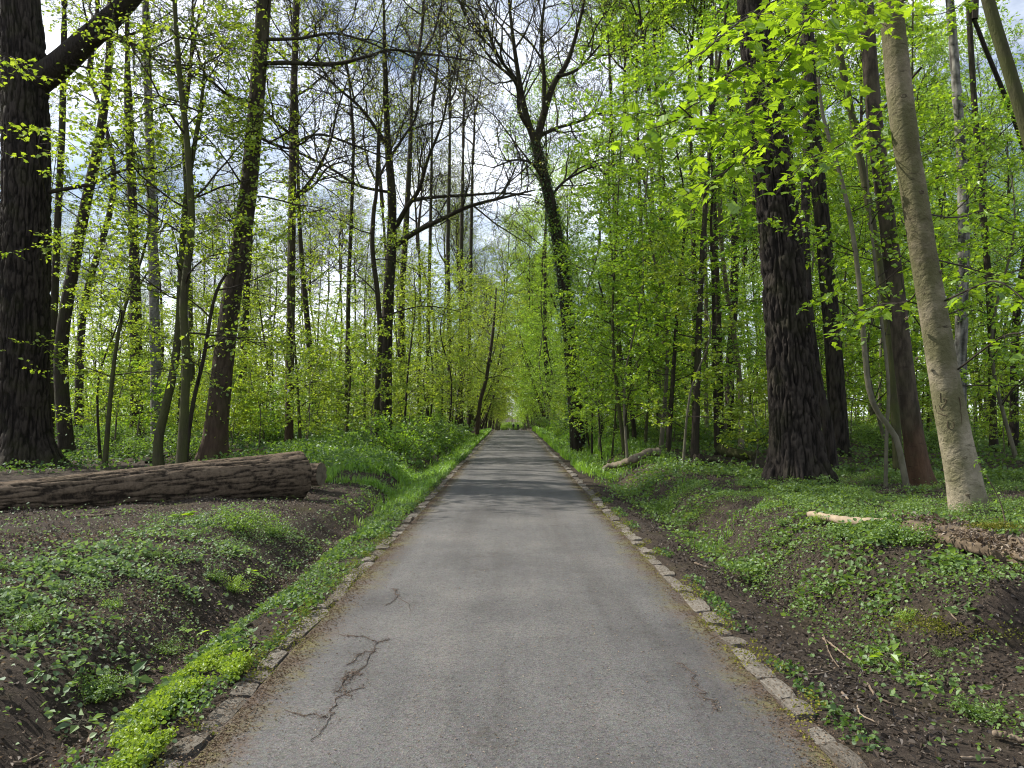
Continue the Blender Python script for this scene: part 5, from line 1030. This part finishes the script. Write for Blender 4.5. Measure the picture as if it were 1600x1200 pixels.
b = Buf(); q = np.array([at(1575, 838, c[1]), at(1565, 790, c[1]), at(1545, 750, c[1] - .2), at(1528, 722, c[1] - .3)]) - c; q[0] = (0, 0, -.05); tube(b, smooth_line(q, 14), np.linspace(.007, .003, 14), 5)
rs = thing("sapling", "bare leaning shoot with few leaves before the pale trunk", "sapling", c); obj("stem", b.mesh("stem", [STICK_M]), rs)
b = Buf(); rg_ = np.random.RandomState(9); sl = smooth_line(q, 14); kk = rg_.randint(5, 14, 22); leaf_quads(b, sl[kk] + rg_.normal(0, .02, (22, 3)), rg_.normal(0, 1, (22, 3)), rg_.uniform(.03, .055, 22), rg_, .5, .6, .1, 0); obj("leaves", b.mesh("leaves", [LEAF_MAPLE], False), rs)

# ------------------------------------------------------------------ two people far down the path
CLOTH = plain("dark cloth", (.012, .012, .016), .9, (.03, .03, .036), 20, .1); SKIN = plain("skin", (.35, .22, .16), .6, (.40, .26, .19), 5, 0); HAIR = plain("dark hair", (.02, .014, .01), .7, (.04, .03, .02), 30, .1)
def person(label, x, y, face, hgt, stride, seed):
    s = hgt / 1.75; root = thing("person", label, "person", (x, y, float(path_top(x, y))), face)
    J = {'pel': (0, 0, .95), 'chest': (0, -.02, 1.28), 'neck': (0, -.02, 1.47), 'head': (0, .02, 1.60), 'top': (0, .02, 1.70),
         'hl': (-.10, 0, .90), 'kl': (-.10, .10 + .08*stride, .50), 'al': (-.10, .22*stride, .09), 'tl': (-.10, .22*stride + .16, .035), 'hr': (.10, 0, .90), 'kr': (.10, .02, .49), 'ar': (.10, -.24*stride, .10), 'tr': (.10, -.24*stride + .16, .04),
         'sl': (-.19, -.02, 1.41), 'el': (-.25, -.06, 1.12), 'wl': (-.24, .08, .90), 'fl': (-.24, .12, .80), 'sr': (.19, -.02, 1.41), 'er': (.25, .02, 1.12), 'wr': (.24, .16, .93), 'fr': (.24, .2, .83)}
    Rd = dict(pel=.155, chest=.17, neck=.06, head=.095, top=.07, hl=.10, kl=.065, al=.045, tl=.035, hr=.10, kr=.065, ar=.045, tr=.035, sl=.075, el=.055, wl=.04, fl=.035, sr=.075, er=.055, wr=.04, fr=.035)
    names = list(J); idx = {k: i for i, k in enumerate(names)}
    E = [('pel','chest'),('chest','neck'),('neck','head'),('head','top'),('pel','hl'),('hl','kl'),('kl','al'),('al','tl'),('pel','hr'),('hr','kr'),('kr','ar'),('ar','tr'),('chest','sl'),('sl','el'),('el','wl'),('wl','fl'),('chest','sr'),('sr','er'),('er','wr'),('wr','fr')]
    me = bpy.data.meshes.new("body"); me.from_pydata([tuple(np.array(J[k]) * s) for k in names], [(idx[a], idx[b]) for a, b in E], [])
    o = obj("body", me, root); md = o.modifiers.new("skin", 'SKIN'); sv = me.skin_vertices[0].data
    for k in names: sv[idx[k]].radius = (Rd[k] * s,) * 2
    sv[idx['pel']].use_root = True; o.modifiers.new("sub", 'SUBSURF').levels = 1; o.modifiers["sub"].render_levels = 1
    dg = bpy.context.evaluated_depsgraph_get(); ev = bpy.data.meshes.new_from_object(o.evaluated_get(dg)); o.modifiers.clear(); o.data = ev
    ev.materials.clear(); [ev.materials.append(m) for m in (CLOTH, SKIN, HAIR)]
    for p in ev.polygons:
        z = p.center.z / s; p.material_index = 2 if (z > 1.62 or (z > 1.52 and p.center.y < 0)) else (1 if (z > 1.49 or (abs(p.center.x) > .2*s and z < .9 and z > .7)) else 0); p.use_smooth = True
person("walker in dark clothes far down the path, left of the pair", .35, 184, .15, 1.78, 1.0, 1)
person("walker in dark clothes far down the path, right of the pair", 1.45, 186, -.1, 1.70, -.8, 2)

# ------------------------------------------------------------------ labels of look-alikes: counted outward from the path where that can be followed
by = {}
for o in bpy.data.objects:
    if o.parent is None and o.get('group') and o.location.y < 75 and o.name.split('.')[0] in ('tree', 'understorey_tree', 'sapling', 'bramble_shrub'): by.setdefault((o['group'], o['label']), []).append(o)
KINDW = {'tree': 'tall dark trunk', 'understorey_tree': 'slender leafy young tree', 'sapling': 'small leafy sapling', 'bramble_shrub': 'low bramble shrub'}
for (g, lb), ms in by.items():
    if len(ms) < 2 or len(ms) > 100: continue
    for i, o in enumerate(sorted(ms, key=lambda o: abs(o.location.x) / o.location.y)):
        o['label'] = f"{ordinal(i + 1)} {KINDW[o.name.split('.')[0]]} outward from the path, {dist_word(o.location.y)} in the {side_word(o.location.x)} wood"
